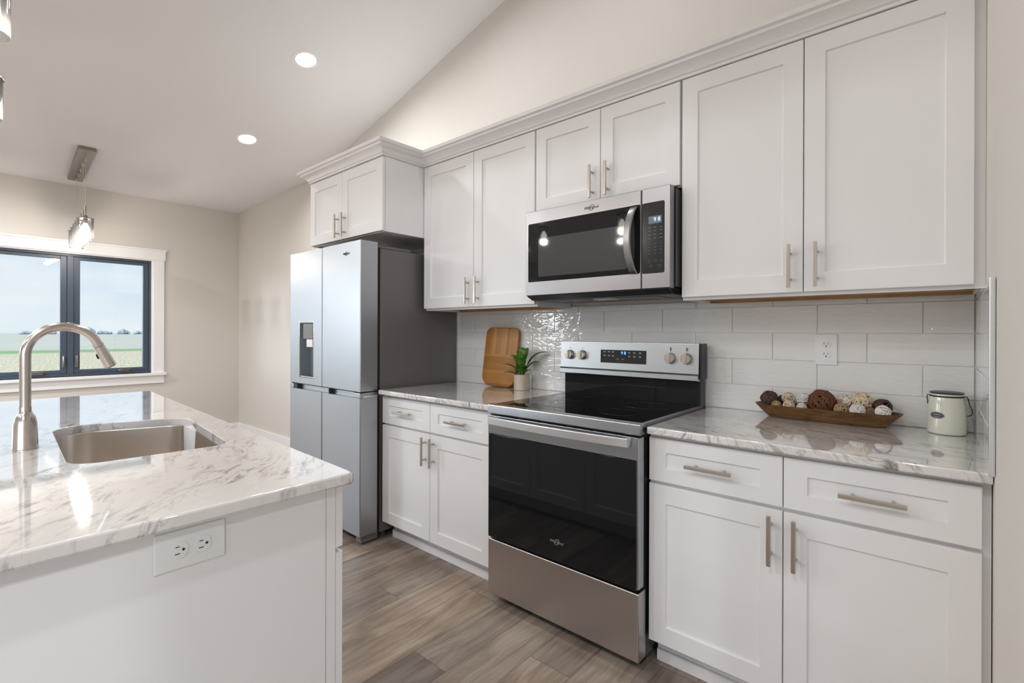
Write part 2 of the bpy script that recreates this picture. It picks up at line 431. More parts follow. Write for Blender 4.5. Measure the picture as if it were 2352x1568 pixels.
def rquad(pts, r, seg=8):
    """rounded corners on any convex outline given counter-clockwise"""
    out = []; n = len(pts); P = [Vector(p) for p in pts]
    for i in range(n):
        a, c, b = P[i-1], P[i], P[(i+1) % n]; u, v = (a-c).normalized(), (b-c).normalized(); half = math.acos(max(-1, min(1, u.dot(v))))/2
        d = r[i]/math.tan(half); ctr = c+(u+v).normalized()*(r[i]/math.sin(half)); s0 = c+u*d-ctr; s1 = c+v*d-ctr
        a0 = math.atan2(s0.y, s0.x); a1 = math.atan2(s1.y, s1.x)
        while a1 < a0: a1 += 2*PI
        for k in range(seg+1):
            q = a0+(a1-a0)*k/seg; out.append((ctr.x+r[i]*math.cos(q), ctr.y+r[i]*math.sin(q)))
    return out
def rrect(x0, x1, y0, y1, r, seg=6):
    """rounded rectangle points, counter-clockwise"""
    rr = r if isinstance(r, (list, tuple)) else [r]*4   # corners: (x1,y0) (x1,y1) (x0,y1) (x0,y0)
    out = []
    for (cx, cy_, a0), q in zip(((x1, y0, -PI/2), (x1, y1, 0), (x0, y1, PI/2), (x0, y0, PI)), rr):
        ox = cx - q if cx == x1 else cx + q; oy = cy_ + q if cy_ == y0 else cy_ - q
        for i in range(seg+1):
            a = a0 + i*(PI/2)/seg; out.append((ox + q*math.cos(a), oy + q*math.sin(a)))
    return out

# ---------------------------------------------------------------- room shell
def cells(b, u0, u1, v0, v1, holes, put):
    us = sorted({u0, u1, *[h[0] for h in holes], *[h[1] for h in holes]}); v_ = sorted({v0, v1, *[h[2] for h in holes], *[h[3] for h in holes]})
    for i in range(len(us)-1):
        for j in range(len(v_)-1):
            cu, cv = (us[i]+us[i+1])/2, (v_[j]+v_[j+1])/2
            if any(h[0] < cu < h[1] and h[2] < cv < h[3] for h in holes): continue
            put(us[i], us[i+1], v_[j], v_[j+1])
WT = .16
b = B(); b.box(XW-WT, XE+WT, YB-WT, WT, -.12, 0); struct('floor', b, 'floor_planks')
b = B(); cells(b, YB-WT, WT, 0, 2.713, [WIN1, DOOR1, WIN2], lambda a, c, d, e: b.box(XW-WT, XW, a, c, d, e)); struct('wall_left', b, 'wall_paint')
prof = [(XW, 0), (XE, 0), (XE, ceil_z(XE)), (RIDGE, ceil_z(RIDGE)), (KX, KZ), (XW, 2.713)]
b = B(); b.prism_y(prof, 0, WT); struct('wall_back', b, 'wall_paint')
b = B(); cells(b, XW, XE, 0, 2.5, [ADDED_WIN3], lambda a, c, d, e: b.box(a, c, YB-WT, YB, d, e))
b.prism_y([(XW, 2.5), (XE, 2.5), (XE, ceil_z(XE)), (RIDGE, ceil_z(RIDGE)), (KX, KZ), (XW, 2.713)], YB-WT, YB); struct('wall_far', b, 'wall_paint')
b = B(); cells(b, YB-WT, WT, 0, ceil_z(XE), [ADDED_WIN4], lambda a, c, d, e: b.box(XE, XE+WT, a, c, d, e)); struct('wall_east', b, 'wall_paint')
b = B(); T_ = .10
b.prism_y([(XW-WT, 2.713), (XW, 2.713), (KX, KZ), (RIDGE, ceil_z(RIDGE)), (XE, ceil_z(XE)), (XE+WT, ceil_z(XE)), (XE+WT, ceil_z(XE)+T_), (RIDGE, ceil_z(RIDGE)+T_), (KX, KZ+T_), (XW-WT, 2.713+T_)], YB-WT, WT)
struct('ceiling', b, 'ceiling_paint')
XR = 1.6915
b = B(); x1 = XR+.125; b.loft([[(x, y, z(x)) for x, y, z in ((XR, 0, f), (x1, 0, f), (x1, -1.62, f), (XR, -1.62, f))] for f in (lambda x: 0.0, lambda x: ceil_z(x))]); struct('wall_right', b, 'wall_paint')
# baseboards
def baseboard(name, *a):
    b = B(); b.box(*a, 0, .135, .004); struct(name, b, 'trim_paint')
baseboard('baseboard_back', XW, -1.86, -.015, 0)
baseboard('baseboard_left', XW, XW+.015, DOOR1[1]+.09, -.015)
baseboard('baseboard_right', XR-.0, XR+.125, -1.62-.013, -1.62)
baseboard('baseboard_far', XW, XE, YB, YB+.015)
baseboard('baseboard_east', XE-.015, XE, YB, 0)

# kitchen window in the left wall
def window_left(name, o, panes, casing=.1, apron=True, hw=True):
    y0, y1, z0, z1 = o; root = B(); fx = XW-.03
    root.box(fx-.08, fx, y0, y1, z1-.035, z1, .003); root.box(fx-.08, fx, y0, y1, z0, z0+.03, .003)
    root.box(fx-.08, fx, y0, y0+.03, z0+.03, z1-.035, .003); root.box(fx-.08, fx, y1-.03, y1, z0+.03, z1-.035, .003)
    w = (y1-y0)/panes
    for i in range(1, panes): root.box(fx-.08, fx, y0+i*w-.024, y0+i*w+.024, z0+.03, z1-.035, .003)
    R = struct(name, root, 'window_frame')
    c = B()
    c.box(XW, XW+.018, y0-casing, y0, z0, z1, .002); c.box(XW, XW+.018, y1, y1+casing, z0, z1, .002)
    c.box(XW, XW+.020, y0-casing-.012, y1+casing+.012, z1, z1+.115, .002)
    c.box(XW, XW+.032, y0-casing-.022, y1+casing+.022, z1+.100, z1+.118, .002)
    for a in ((y0-.001, y0+.012), (y1-.012, y1+.001)): c.box(XW-.11, XW+.002, a[0], a[1], z0, z1)
    c.box(XW-.11, XW+.002, y0+.012, y1-.012, z1-.012, z1+.001)
    obj('window_casing', c, 'trim_paint', R)
    if apron:
        s = B(); s.box(XW-.11, XW+.045, y0-casing-.02, y1+casing+.02, z0-.03, z0, .006); obj('window_sill', s, 'trim_paint', R)
        s = B(); s.box(XW, XW+.018, y0-casing, y1+casing, z0-.115, z0-.03, .002); obj('window_apron', s, 'trim_paint', R)
    for i in range(panes):
        a, e = y0+i*w+(.031 if i == 0 else .025), y0+(i+1)*w-(.031 if i == panes-1 else .025); t0, t1 = z0+.031, z1-.036; st = .05
        s = B(); s.box(fx-.06, fx-.012, a+st, e-st, t0, t0+st*.7, .003); s.box(fx-.06, fx-.012, a+st, e-st, t1-st*.6, t1, .003)
        s.box(fx-.06, fx-.012, a, a+st, t0, t1, .004); s.box(fx-.06, fx-.012, e-st, e, t0, t1, .004)
        sa = obj('sash', s, 'window_frame', R)
        g = B(); g.box(fx-.042, fx-.036, a+st-.005, e-st+.005, t0+st*.7-.005, t1-st*.6+.005); obj('pane', g, 'window_glass', sa, smooth=0)
        if hw:
            ly = a+st*.5 if i else e-st*.5
            h = B(); h.box(fx-.014, fx-.004, ly-.012, ly+.012, t0+.06, t0+.18, .004); h.tube([(fx+.004, ly, t0+.075), (fx+.014, ly, t0+.10), (fx+.012, ly, t0+.15), (fx+.004, ly, t0+.17)], .006, 8)
            obj('sash_lock', h, 'brushed_nickel_dark', sa)
            h = B(); cy_ = e-st-.17; h.box(fx-.012, fx+.012, cy_-.05, cy_+.05, t0-.002, t0+.022, .006); h.tube([(fx+.012, cy_-.03, t0+.01), (fx+.028, cy_-.02, t0+.024), (fx+.03, cy_+.04, t0+.024), (fx+.02, cy_+.07, t0+.012)], .006, 8)
            obj('crank', h, 'brushed_nickel_dark', sa)
    return R
window_left('window_1', WIN1, 2)
window_left('window_2', WIN2, 1, hw=False)
window_left('door_1', DOOR1, 2, apron=False, hw=False)
def added_window(name, o, panes=2, YB=YB, turn=False):  # unseen windows, added to let in fill daylight
    x0, x1, z0, z1 = o; r = B(); fy = YB-.03
    def tn(b):
        if turn: b.m.transform(Matrix(((0, -1, 0, 0), (1, 0, 0, 0), (0, 0, 1, 0), (0, 0, 0, 1))))
        return b
    r.box(x0, x1, fy-.08, fy, z1-.05, z1); r.box(x0, x1, fy-.08, fy, z0, z0+.05)
    for i in range(panes+1):
        c = x0+(x1-x0)*i/panes; c = min(max(c, x0+.03), x1-.03); r.box(c-.03, c+.03, fy-.08, fy, z0, z1)
    R = struct(name, tn(r), 'window_frame')
    c = B(); c.box(x0-.1, x0, YB, YB+.018, z0-.1, z1+.1); c.box(x1, x1+.1, YB, YB+.018, z0-.1, z1+.1); c.box(x0, x1, YB, YB+.018, z1, z1+.1); c.box(x0, x1, YB, YB+.018, z0-.1, z0)
    obj('window_casing', tn(c), 'trim_paint', R)
    g = B(); g.box(x0+.02, x1-.02, fy-.045, fy-.04, z0+.03, z1-.03); obj('pane', tn(g), 'window_glass', R, smooth=0)
added_window('added_window_3', ADDED_WIN3); added_window('added_window_4', ADDED_WIN4, YB=-XE, turn=True)

# ---------------------------------------------------------------- outside
b = B(); v = [(XW-WT-600, -500, -1.2), (60, -500, -1.2), (60, 400, -1.2), (XW-WT-600, 400, -1.2)]
b._new(v, [(0, 1, 2, 3)]); struct('ground_outside', b, 'field_soil')
rt = random.Random(3)
def far_tree(x, y, h, wd, label, grp):
    G = -1.2; r = thing('distant_tree', label, 'tree', (x, y, G), grp)
    t_ = B(); t_.cyl((x, y, G), (x, y, G+h*.3), .25, seg=8); obj('trunk', t_, 'trunk_far', r)
    c = B()
    for k in range(15):
        py_ = wd*.40*rt.uniform(-1, 1); px_ = rt.uniform(-1.5, 1.5); rr = wd*rt.uniform(.07, .14); top = h*(1-.45*abs(py_/(wd*.45))**1.5)*rt.uniform(.65, 1.0)
        m = bmesh.ops.create_icosphere(c.m, subdivisions=3, radius=1)
        for vv in m['verts']:
            q = 1+.12*rt.uniform(-1, 1); vv.co = Vector((x+px_+vv.co.x*rr*q, y+py_+vv.co.y*rr*q, G+top*.5+vv.co.z*top*.5*q))
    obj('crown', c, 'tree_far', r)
spots = [(-430 + (i % 2)*3, 30 + i*9.5, h, 8.2) for i, h in enumerate((2.6, 3.4, 3.0, 6.0, 3.2, 3.8, 2.8))]
spots += [(-430 + (i % 2)*3, -88 + i*9.5, h, 8.2) for i, h in enumerate((3.4, 4.6, 5.0, 3.6, 4.8, 3.4, 4.2, 3.2, 2.8))]
for i, (x, y, h, wd) in enumerate(spots):
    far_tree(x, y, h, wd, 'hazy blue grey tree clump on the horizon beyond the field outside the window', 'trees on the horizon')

# ---------------------------------------------------------------- cabinets
def shaker(x0, x1, z0, z1, yf, d=-1, stile=.064, rail=.066, th=.02, rec=.008):
    """framed flat panel front; d=-1 faces -y, +1 faces +y"""
    def R(i, k, y): return [(x0+i, y, z0+k), (x1-i, y, z0+k), (x1-i, y, z1-k), (x0+i, y, z1-k)]
    b = B(); e = .0018
    b.loft([R(0, 0, yf-d*th), R(0, 0, yf-d*e), R(e, e, yf), R(stile, rail, yf), R(stile+.0035, rail+.0035, yf-d*rec)])
    return b
def pull(c, axis, yf, d=-1, L=.156, so=.032):
    """square bar pull on two posts"""
    b = B(); x, z = c; w = .0058; yb_ = yf+d*so
    if axis == 'z':
        b.box(x-w, x+w, yb_-d*.004, yb_+d*.006, z-L/2, z+L/2, .001)
        for s in (-1, 1): b.cyl((x, yf-d*.001, z+s*L*.30), (x, yb_, z+s*L*.30), .0048, seg=14)
    else:
        b.box(x-L/2, x+L/2, yb_-d*.004, yb_+d*.006, z-w, z+w, .001)
        for s in (-1, 1): b.cyl((x+s*L*.30, yf-d*.001, z), (x+s*L*.30, yb_, z), .0048, seg=14)
    return b
def door(root, x0, x1, z0, z1, yf, handle=None, d=-1, **k):
    o = obj('door', shaker(x0, x1, z0, z1, yf, d, **k), 'cabinet_paint', root)
    if handle: obj('handle', pull(handle, 'z', yf, d), 'nickel', o)
    return o
def drawer(root, x0, x1, z0, z1, yf, d=-1, L=.156, h=True, rail=.05, **k):
    o = obj('drawer', shaker(x0, x1, z0, z1, yf, d, rail=rail, **k), 'cabinet_paint', root)
    if h: obj('handle', pull(((x0+x1)/2, (z0+z1)/2), 'x', yf, d, L), 'nickel', o)
    return o
YBF = -.635; YUF = -.345
def base_cabinet(x0, x1, xs, label, fill=0.0, toe_side=True):
    r = thing('base_cabinet', label, 'cabinet', ((x0+x1)/2, -.3, 0))
    b = B(); b.box(x0, x1, -.012, YBF+.0215, .112, .8845); obj('cabinet_box', b, 'cabinet_paint', r)
    b = B(); b.box(x0+.002, x1-.002, -.10, -.548, .0, .112); b.box(x0+.002, x1-.002, -.548, -.560, 0, .045, .004); obj('toe_kick', b, 'cabinet_paint', r)
    m = .003; a, c = xs[0], xs[2]; mid = xs[1]
    for (p, q, side) in ((a, mid-m*.5, 1), (mid+m*.5, c, -1)):
        drawer(r, p, q, .712, .871, YBF)
        hx = q-.032 if side == 1 else p+.034
        door(r, p, q, .1155, .700, YBF, (hx, .608))
    return r
base_cabinet(-.948, -.006, (-.944, -.500, -.040), 'white shaker base cabinet between the refrigerator and the range')
base_cabinet(.768, XR-.002, (.772, 1.220, 1.672), 'white shaker base cabinet right of the range, wide drawers, under the long counter')

def wall_cabinet(x0, x1, z0, z1, yf, fronts, label, body_x1=None, wood_bottom=True, hz=None, split=None):
    r = thing('wall_cabinet', label, 'cabinet', ((x0+x1)/2, yf/2, z0))
    bx1 = body_x1 or x1
    t = .016; b = B(); zb = z0-.012 if wood_bottom else z0-.004; yb2 = yf+.0215
    b.box(x0, x0+t, -.012, yb2+.001, zb, z1+.004); b.box(bx1-t, bx1, -.012, yb2+.001, zb, z1+.004)
    b.box(x0+t, bx1-t, -.012, yb2+.001, z1-.012, z1+.004); b.box(x0+t, bx1-t, -.012, -.02, zb+.012, z1)
    b.box(x0+t, bx1-t, yb2, yb2+.019, zb, zb+.05); b.box(x0+t, bx1-t, yb2+.0, yb2+.019, z1-.06, z1-.012)
    if bx1 > x1+.01: b.box(x1-.03, bx1+.0016, yb2-.0006, yb2+.018, zb, z1+.0035)
    obj('cabinet_box', b, 'cabinet_paint', r)
    b = B(); b.box(x0+t, bx1-t, -.02, yb2+.019, zb+.010, zb+.022); b.box(x0+t, bx1-t, -.02, -.045, zb, zb+.010)
    obj('underside', b, 'wood_raw' if wood_bottom else 'cabinet_paint', r)
    mid = split or (x0+x1)/2; m = .0015
    for (p, q, s) in ((x0+.003, mid-m, 1), (mid+m, x1-.003, -1)):
        door(r, p, q, z0, z1, yf, ((q-.040) if s == 1 else (p+.040), hz))
    return r
UZ0, UZ1 = 1.4075, 2.313
wall_cabinet(-.918, -.004, UZ0, UZ1, YUF, 2, 'white two door shaker wall cabinet between the refrigerator and the microwave', hz=1.502)
wall_cabinet(-.002, .770, 1.879, UZ1, YUF, 2, 'short white two door wall cabinet directly above the microwave', hz=1.971, wood_bottom=False, split=.386)
wall_cabinet(.774, 1.669, UZ0, UZ1, YUF, 2, 'tall white two door shaker wall cabinet right of the microwave', body_x1=XR-.002, hz=1.501, split=1.220)
wall_cabinet(-1.812, -.920, 1.868, 2.309, -.655, 2, 'deep white two door cabinet above the refrigerator', hz=1.955, wood_bottom=False, split=-1.378)

# crown moulding: one run swept along the cabinet tops
def crown():
    path = [(-1.812, -.012), (-1.812, -.655), (-.918, -.655), (-.918, -.345), (XR-.002, -.345)]
    prof = [(-.022, .000), (.006, .000), (.006, .010), (.014, .014), (.020, .026), (.034, .040), (.050, .046), (.052, .056), (.066, .060), (.070, .076), (-.022, .076)]
    n = len(path); loops = []
    def nrm(a, b_):
        dx, dy = b_[0]-a[0], b_[1]-a[1]; l = math.hypot(dx, dy); return (dy/l, -dx/l)   # outward side
    for i, p in enumerate(path):
        n0 = nrm(path[i-1], p) if i else None; n1 = nrm(p, path[i+1]) if i < n-1 else None
        if n0 is None: mx = n1
        elif n1 is None: mx = n0
        else:
            d = 1 + n0[0]*n1[0] + n0[1]*n1[1]; mx = ((n0[0]+n1[0])/d, (n0[1]+n1[1])/d)
        loops.append([(p[0]+mx[0]*o, p[1]+mx[1]*o, 2.3165+z) for o, z in prof])
    b = B(); b.loft(loops)
    tag(obj('crown_molding', b, 'cabinet_paint', origin=(-.918, -.345, 2.3165), smooth=30), 'white crown molding running along the tops of all the wall cabinets', 'molding')
crown()

# ---------------------------------------------------------------- counters
def slab(loop, z0, z1, r, hole=None, seg=3):
    """loop: outline ccw; rounded top and bottom edges; optional hole outline (ccw, any count)"""
    m = bmesh.new()
    P = [Vector((x, y)) for x, y in loop]
    def inset(P, d):
        out = []; n = len(P)
        for i in range(n):
            a = (P[i]-P[i-1]).normalized(); c = (P[(i+1) % n]-P[i]).normalized()
            na = Vector((-a.y, a.x)); nc = Vector((-c.y, c.x)); k = 1+na.dot(nc)
            out.append(P[i] + (na+nc)/max(k, .3)*d)
        return out
    def ring(P, z): return [m.verts.new((p.x, p.y, z)) for p in P]
    def skin(a, c):
        for i in range(len(a)):
            j = (i+1) % len(a); m.faces.new((a[i], a[j], c[j], c[i]))
    st = [(r*(1-math.sin(k*PI/2/seg)), z0+r*(1-math.cos(k*PI/2/seg))) for k in range(seg+1)] + [(r*(1-math.cos(k*PI/2/seg)), z1-r*(1-math.sin(k*PI/2/seg))) for k in range(seg+1)]
    rings = [ring(inset(P, d), z) for d, z in st]
    for a, c in zip(rings, rings[1:]): skin(a, c)
    caps = [rings[0][:], rings[-1][:]]; hr = None
    if hole:
        H = [Vector(h) for h in hole]; e = .003
        hr = [ring(inset(H, -e), z1), ring(inset(H, -e*.3), z1-e*.3), ring(H, z1-e), ring(H, z0)]
        for a, c in zip(hr, hr[1:]): skin(a, c)
    for k, cap in enumerate(caps):
        ed = []
        for q in ([cap] + ([hr[-1] if k == 0 else hr[0]] if hr else [])):
            ed += [m.edges.get((q[i], q[(i+1) % len(q)])) for i in range(len(q))]
        bmesh.ops.triangle_fill(m, use_beauty=True, use_dissolve=False, edges=[e_ for e_ in ed if e_])
    b = B(); b.m.free(); b.m = m; return b
ZT = .914; CT = .028
o = obj('countertop', slab(rrect(-.930, -.004, -.675, -.011, .004, 2), ZT-CT, ZT, .006), 'marble_left', origin=(-.46, -.34, ZT-CT), smooth=40)
tag(o, 'short veined marble countertop between the refrigerator and the range', 'countertop')
o = obj('countertop', slab(rrect(.776, XR-.0015, -.665, -.011, .004, 2), ZT-CT, ZT, .006), 'marble_right', origin=(1.2, -.34, ZT-CT), smooth=40)
tag(o, 'long veined marble countertop right of the range, holding the wooden bowl', 'countertop')

# island
SQ = [(-.082, -2.158), (-.058, -1.790), (-.690, -1.728), (-.822, -2.118)]
def sink_loop(d):
    c = Vector((-.42, -1.95)); P = [Vector(p) for p in SQ]; out = []
    for i in range(4):
        a = (P[i]-P[i-1]).normalized(); b_ = (P[(i+1) % 4]-P[i]).normalized(); na, nb = Vector((-a.y, a.x)), Vector((-b_.y, b_.x))
        out.append(P[i]+(na+nb)/(1+na.dot(nb))*d)
    return rquad(out, [max(.075-d, .03), max(.05-d, .02), max(.085-d, .03), max(.10-d, .03)])
SINK = sink_loop(0)
isl = [(-1.855, -2.86), (.505, -2.86), (.503, -1.706), (.4975, -1.6995), (.488, -1.6985), (-1.845, -1.592), (-1.856, -1.602)]
o = obj('countertop', slab(isl, ZT-CT, ZT, .0055, SINK) , 'marble_island', origin=(-.67, -2.2, ZT-CT), smooth=40)
tag(o, 'large glossy veined marble island countertop with the sink cut out', 'countertop')
r = thing('kitchen_island', 'white island base with flat end panel under the marble slab', 'kitchen island', (-.67, -2.25, 0))
b = B(); IX1 = .460; IX0 = -1.82
b.box(IX0, IX1-.02, -2.60, -1.7245, .10, .145); b.box(IX0, IX0+.02, -2.60, -1.7245, .145, ZT-CT); b.box(IX0+.02, IX1-.02, -2.60, -2.58, .145, ZT-CT)
b.box(IX0+.02, IX1-.02, -1.745, -1.7245, .145, ZT-CT-.001); b.box(.02, .038, -2.58, -1.745, .145, ZT-CT); b.box(-.92, -.902, -2.58, -1.745, .145, ZT-CT)
obj('cabinet_box', b, 'cabinet_paint', r)
b = B(); b.box(IX0+.03, IX1-.022, -2.55, -1.80, 0, .10); obj('toe_kick', b, 'cabinet_paint', r)
b = B(); b.box(IX1-.02, IX1, -2.62, -1.7510, .0, ZT-CT-.0005, .001); b.box(IX1-.02, IX1-.0015, -1.7495, -1.7245, .0, ZT-CT-.0005, .001); obj('end_panel', b, 'cabinet_paint', r)
YI = -1.7035
cab = [(IX1-.003, -.10), (-.103, -.55), (-.553, -1.0), (-1.003, -1.40), (-1.403, -1.817)]
for k, (a, c) in enumerate(cab):
    drawer(r, c, a, .722, .871, YI, 1, h=False); door(r, c, a, .115, .709, YI, None, 1)

# sink: basin built as an open shell
def sink():
    r = thing('undermount_sink', 'brushed stainless undermount sink set in the island countertop', 'sink', (-.425, -1.95, .66))
    z = ZT-CT-.0006
    def L(d, zz): return [(x, y, zz) for x, y in sink_loop(d)]
    inner = [L(-.016, z), L(.0, z), L(.001, z-.004), L(.004, z-.19), L(.012, z-.208), L(.030, z-.218), L(.17, z-.224)]
    outer = [L(.17, z-.227), L(.028, z-.222), L(.008, z-.21), L(.0, z-.193), L(-.003, z-.006), L(-.016, z-.003)]
    b = B(); b.loft(inner, False, True); b.loft(outer, True, False); b.loft([inner_ for inner_ in (L(-.016, z-.003), L(-.016, z))], False, False)
    bmesh.ops.remove_doubles(b.m, verts=b.m.verts[:], dist=.00005)
    obj('basin', b, 'sink_steel', r, smooth=50)
    b = B(); b.lathe([(.001, z-.2215), (.030, z-.2215), (.036, z-.219), (.044, z-.2185), (.046, z-.2225), (.001, z-.2232)], (-.42, -1.97, 0), 30); obj('drain', b, 'chrome', r)
sink()

# faucet
def faucet():
    x, y = -.430, -2.212
    r = thing('kitchen_faucet', 'brushed steel gooseneck pull-down faucet beside the island sink', 'faucet', (x, y, ZT))
    b = B(); b.lathe([(.0290, 0), (.0295, .003), (.0285, .008), (.0275, .050), (.0262, .075), (.0228, .093), (.0170, .103), (.0142, .110), (.0138, .124)], (x, y, ZT), 40); obj('base', b, 'faucet_steel', r, smooth=50)
    pts = [(x, y, ZT+.12), (x, y, ZT+.16), (x, y, ZT+.22)]; R_ = .085; cz = ZT+.274
    for i in range(0, 23):
        a = PI - i*(PI*1.0-.36)/22; pts.append((x, y+R_+R_*math.cos(a), cz+R_*math.sin(a)))
    b = B(); b.tube(pts, .0130, 28); obj('spout', b, 'faucet_steel', r, smooth=60)
    e = Vector(pts[-1]); d = (e-Vector(pts[-2])).normalized()
    b = B(); b.cyl(e-d*.001, e+d*.006, .0148, .0150, 28); b.cyl(e+d*.0075, e+d*.078, .0150, .0172, 28, .0012); b.cyl(e+d*.078, e+d*.081, .0145, .0135, 28)
    h = obj('spray_head', b, 'faucet_steel', r, smooth=50)
    nrm = Vector((0, -d.z, d.y)); nrm = nrm if nrm.y < 0 else -nrm
    c = e+d*.036+nrm*.0150
    b = B(); b.tube([c-d*.010-nrm*.002, c-d*.005+nrm*.001, c+d*.005+nrm*.002, c+d*.009-nrm*.001], [.002, .003, .003, .002], 10); obj('spray_button', b, 'black_plastic', h)
    b = B(); b.cyl((x-.022, y, ZT+.05), (x-.062, y, ZT+.05), .011, .010, 20); b.tube([(x-.058, y, ZT+.05), (x-.075, y, ZT+.08), (x-.085, y, ZT+.115)], [.006, .005, .006], 12); obj('lever', b, 'faucet_steel', r)
faucet()

# ---------------------------------------------------------------- backsplash tiles (with the return on the right wall)
TY = -.011
def tiles():
    rows = [(1.3765, 1.407, 1), (1.2600, 1.3765, 0), (1.1435, 1.2600, 1), (1.0270, 1.1435, 0), (.9145, 1.0270, 1)]
    LT = .3325; g = .0014; x0, x1 = -.962, XR-TY*-1
    grout = B(); grout.box(x0, XR-.0025, -.006, -.0002, ZT-.03, 1.4065)
    tl = B()
    for z0, z1, odd in rows:
        n = -5
        while True:
            a = .212+LT*n+(LT/2 if odd else 0); c = a+LT; n += 1
            if a > x1: break
            a2, c2 = max(a, x0), min(c, XR-.0105)
            if c2-a2 < .015: continue
            tl.box(a2+g, c2-g, TY, -.004, z0+g, z1-g, .0016, 2)
    r = thing('tile_backsplash', 'glossy white handmade-look subway tile backsplash behind range and counters', 'backsplash', (.36, 0, ZT))
    obj('tiles', tl, 'tile_glaze', r, smooth=60); obj('grout', grout, 'grout', r)
    r2 = thing('tile_backsplash', 'narrow subway tile return on the side wall beside the cream jar', 'backsplash', (XR, -.35, ZT))
    grout = B(); grout.box(XR-.006, XR-.0002, -.690, -.012, ZT+.0005, 1.395); tl = B()
    for z0, z1, odd in rows:
        for a, c in (((-.0125, -.18), (-.18, -.5125), (-.5125, -.690)) if odd else ((-.0125, -.345), (-.345, -.6775), (-.6775, -.690))):
            if abs(c-a) < .015: c = a; continue
            tl.box(XR-.0105, XR-.004, c+g, a-g, z0+g, min(z1, 1.395)-g, .0016, 2)
    obj('tiles', tl, 'tile_side', r2, smooth=60); obj('grout', grout, 'grout', r2)
    b = B(); b.box(XR-.013, XR-.0004, -.702, -.6905, ZT+.001, 1.398, .003, 3); struct('trim_1', b, 'chrome_trim')
simple('chrome_trim', (.80, .82, .85), .22, .85)
tiles()

# outlets
def outlet(name_label, cat, c, axis):
    """duplex outlet; axis 'y': on the back wall facing -y, upright.  'x': on the island end facing +x, lying"""
    r = thing('wall_outlet', name_label, cat, c)
    def tr(b):
        if axis == 'y': M = Matrix.Translation(c)
        else: M = Matrix.Translation(c) @ Matrix.Rotation(PI/2, 4, 'Z') @ Matrix.Rotation(-PI/2, 4, 'Y')
        b.m.transform(M); return b
    b = B(); b.box(-.0385, .0385, -.006, .0, -.0625, .0625, .0035, 3); obj('cover_plate', tr(b), 'plastic_white', r)
    for s in (-1, 1):
        b = B(); pts = [(.0165*math.copysign(abs(math.cos(a))**.8, math.cos(a)), .0145*math.copysign(abs(math.sin(a))**.8, math.sin(a))) for a in [i*2*PI/28 for i in range(28)]]
        b.loft([[(px, -.0055, s*.0205+pz) for px, pz in pts], [(px, -.0078, s*.0205+pz) for px, pz in pts], [(px*.95, -.0083, s*.0205+pz*.95) for px, pz in pts]])
        q = obj('receptacle', tr(b), 'plastic_white', r)
        b = B(); zc = s*.0205
        b.box(-.0075, -.0060, -.0090, -.0081, zc-.0005, zc+.0080); b.box(.0060, .0075, -.0090, -.0081, zc, zc+.0070); b.cyl((0, -.0090, zc-.0065), (0, -.0081, zc-.0065), .0026, seg=12)
        obj('slots', tr(b), 'slot_dark', q)
    b = B(); b.cyl((0, -.0072, 0), (0, -.0058, 0), .0030, seg=14); obj('screw', tr(b), 'plastic_white', r)
outlet('white upright wall outlet on the tile backsplash above the wooden bowl', 'outlet', Vector((1.2415, TY, 1.193)), 'y')
outlet('white sideways outlet on the island end panel', 'outlet', Vector((.460, -2.040, .831)), 'x')

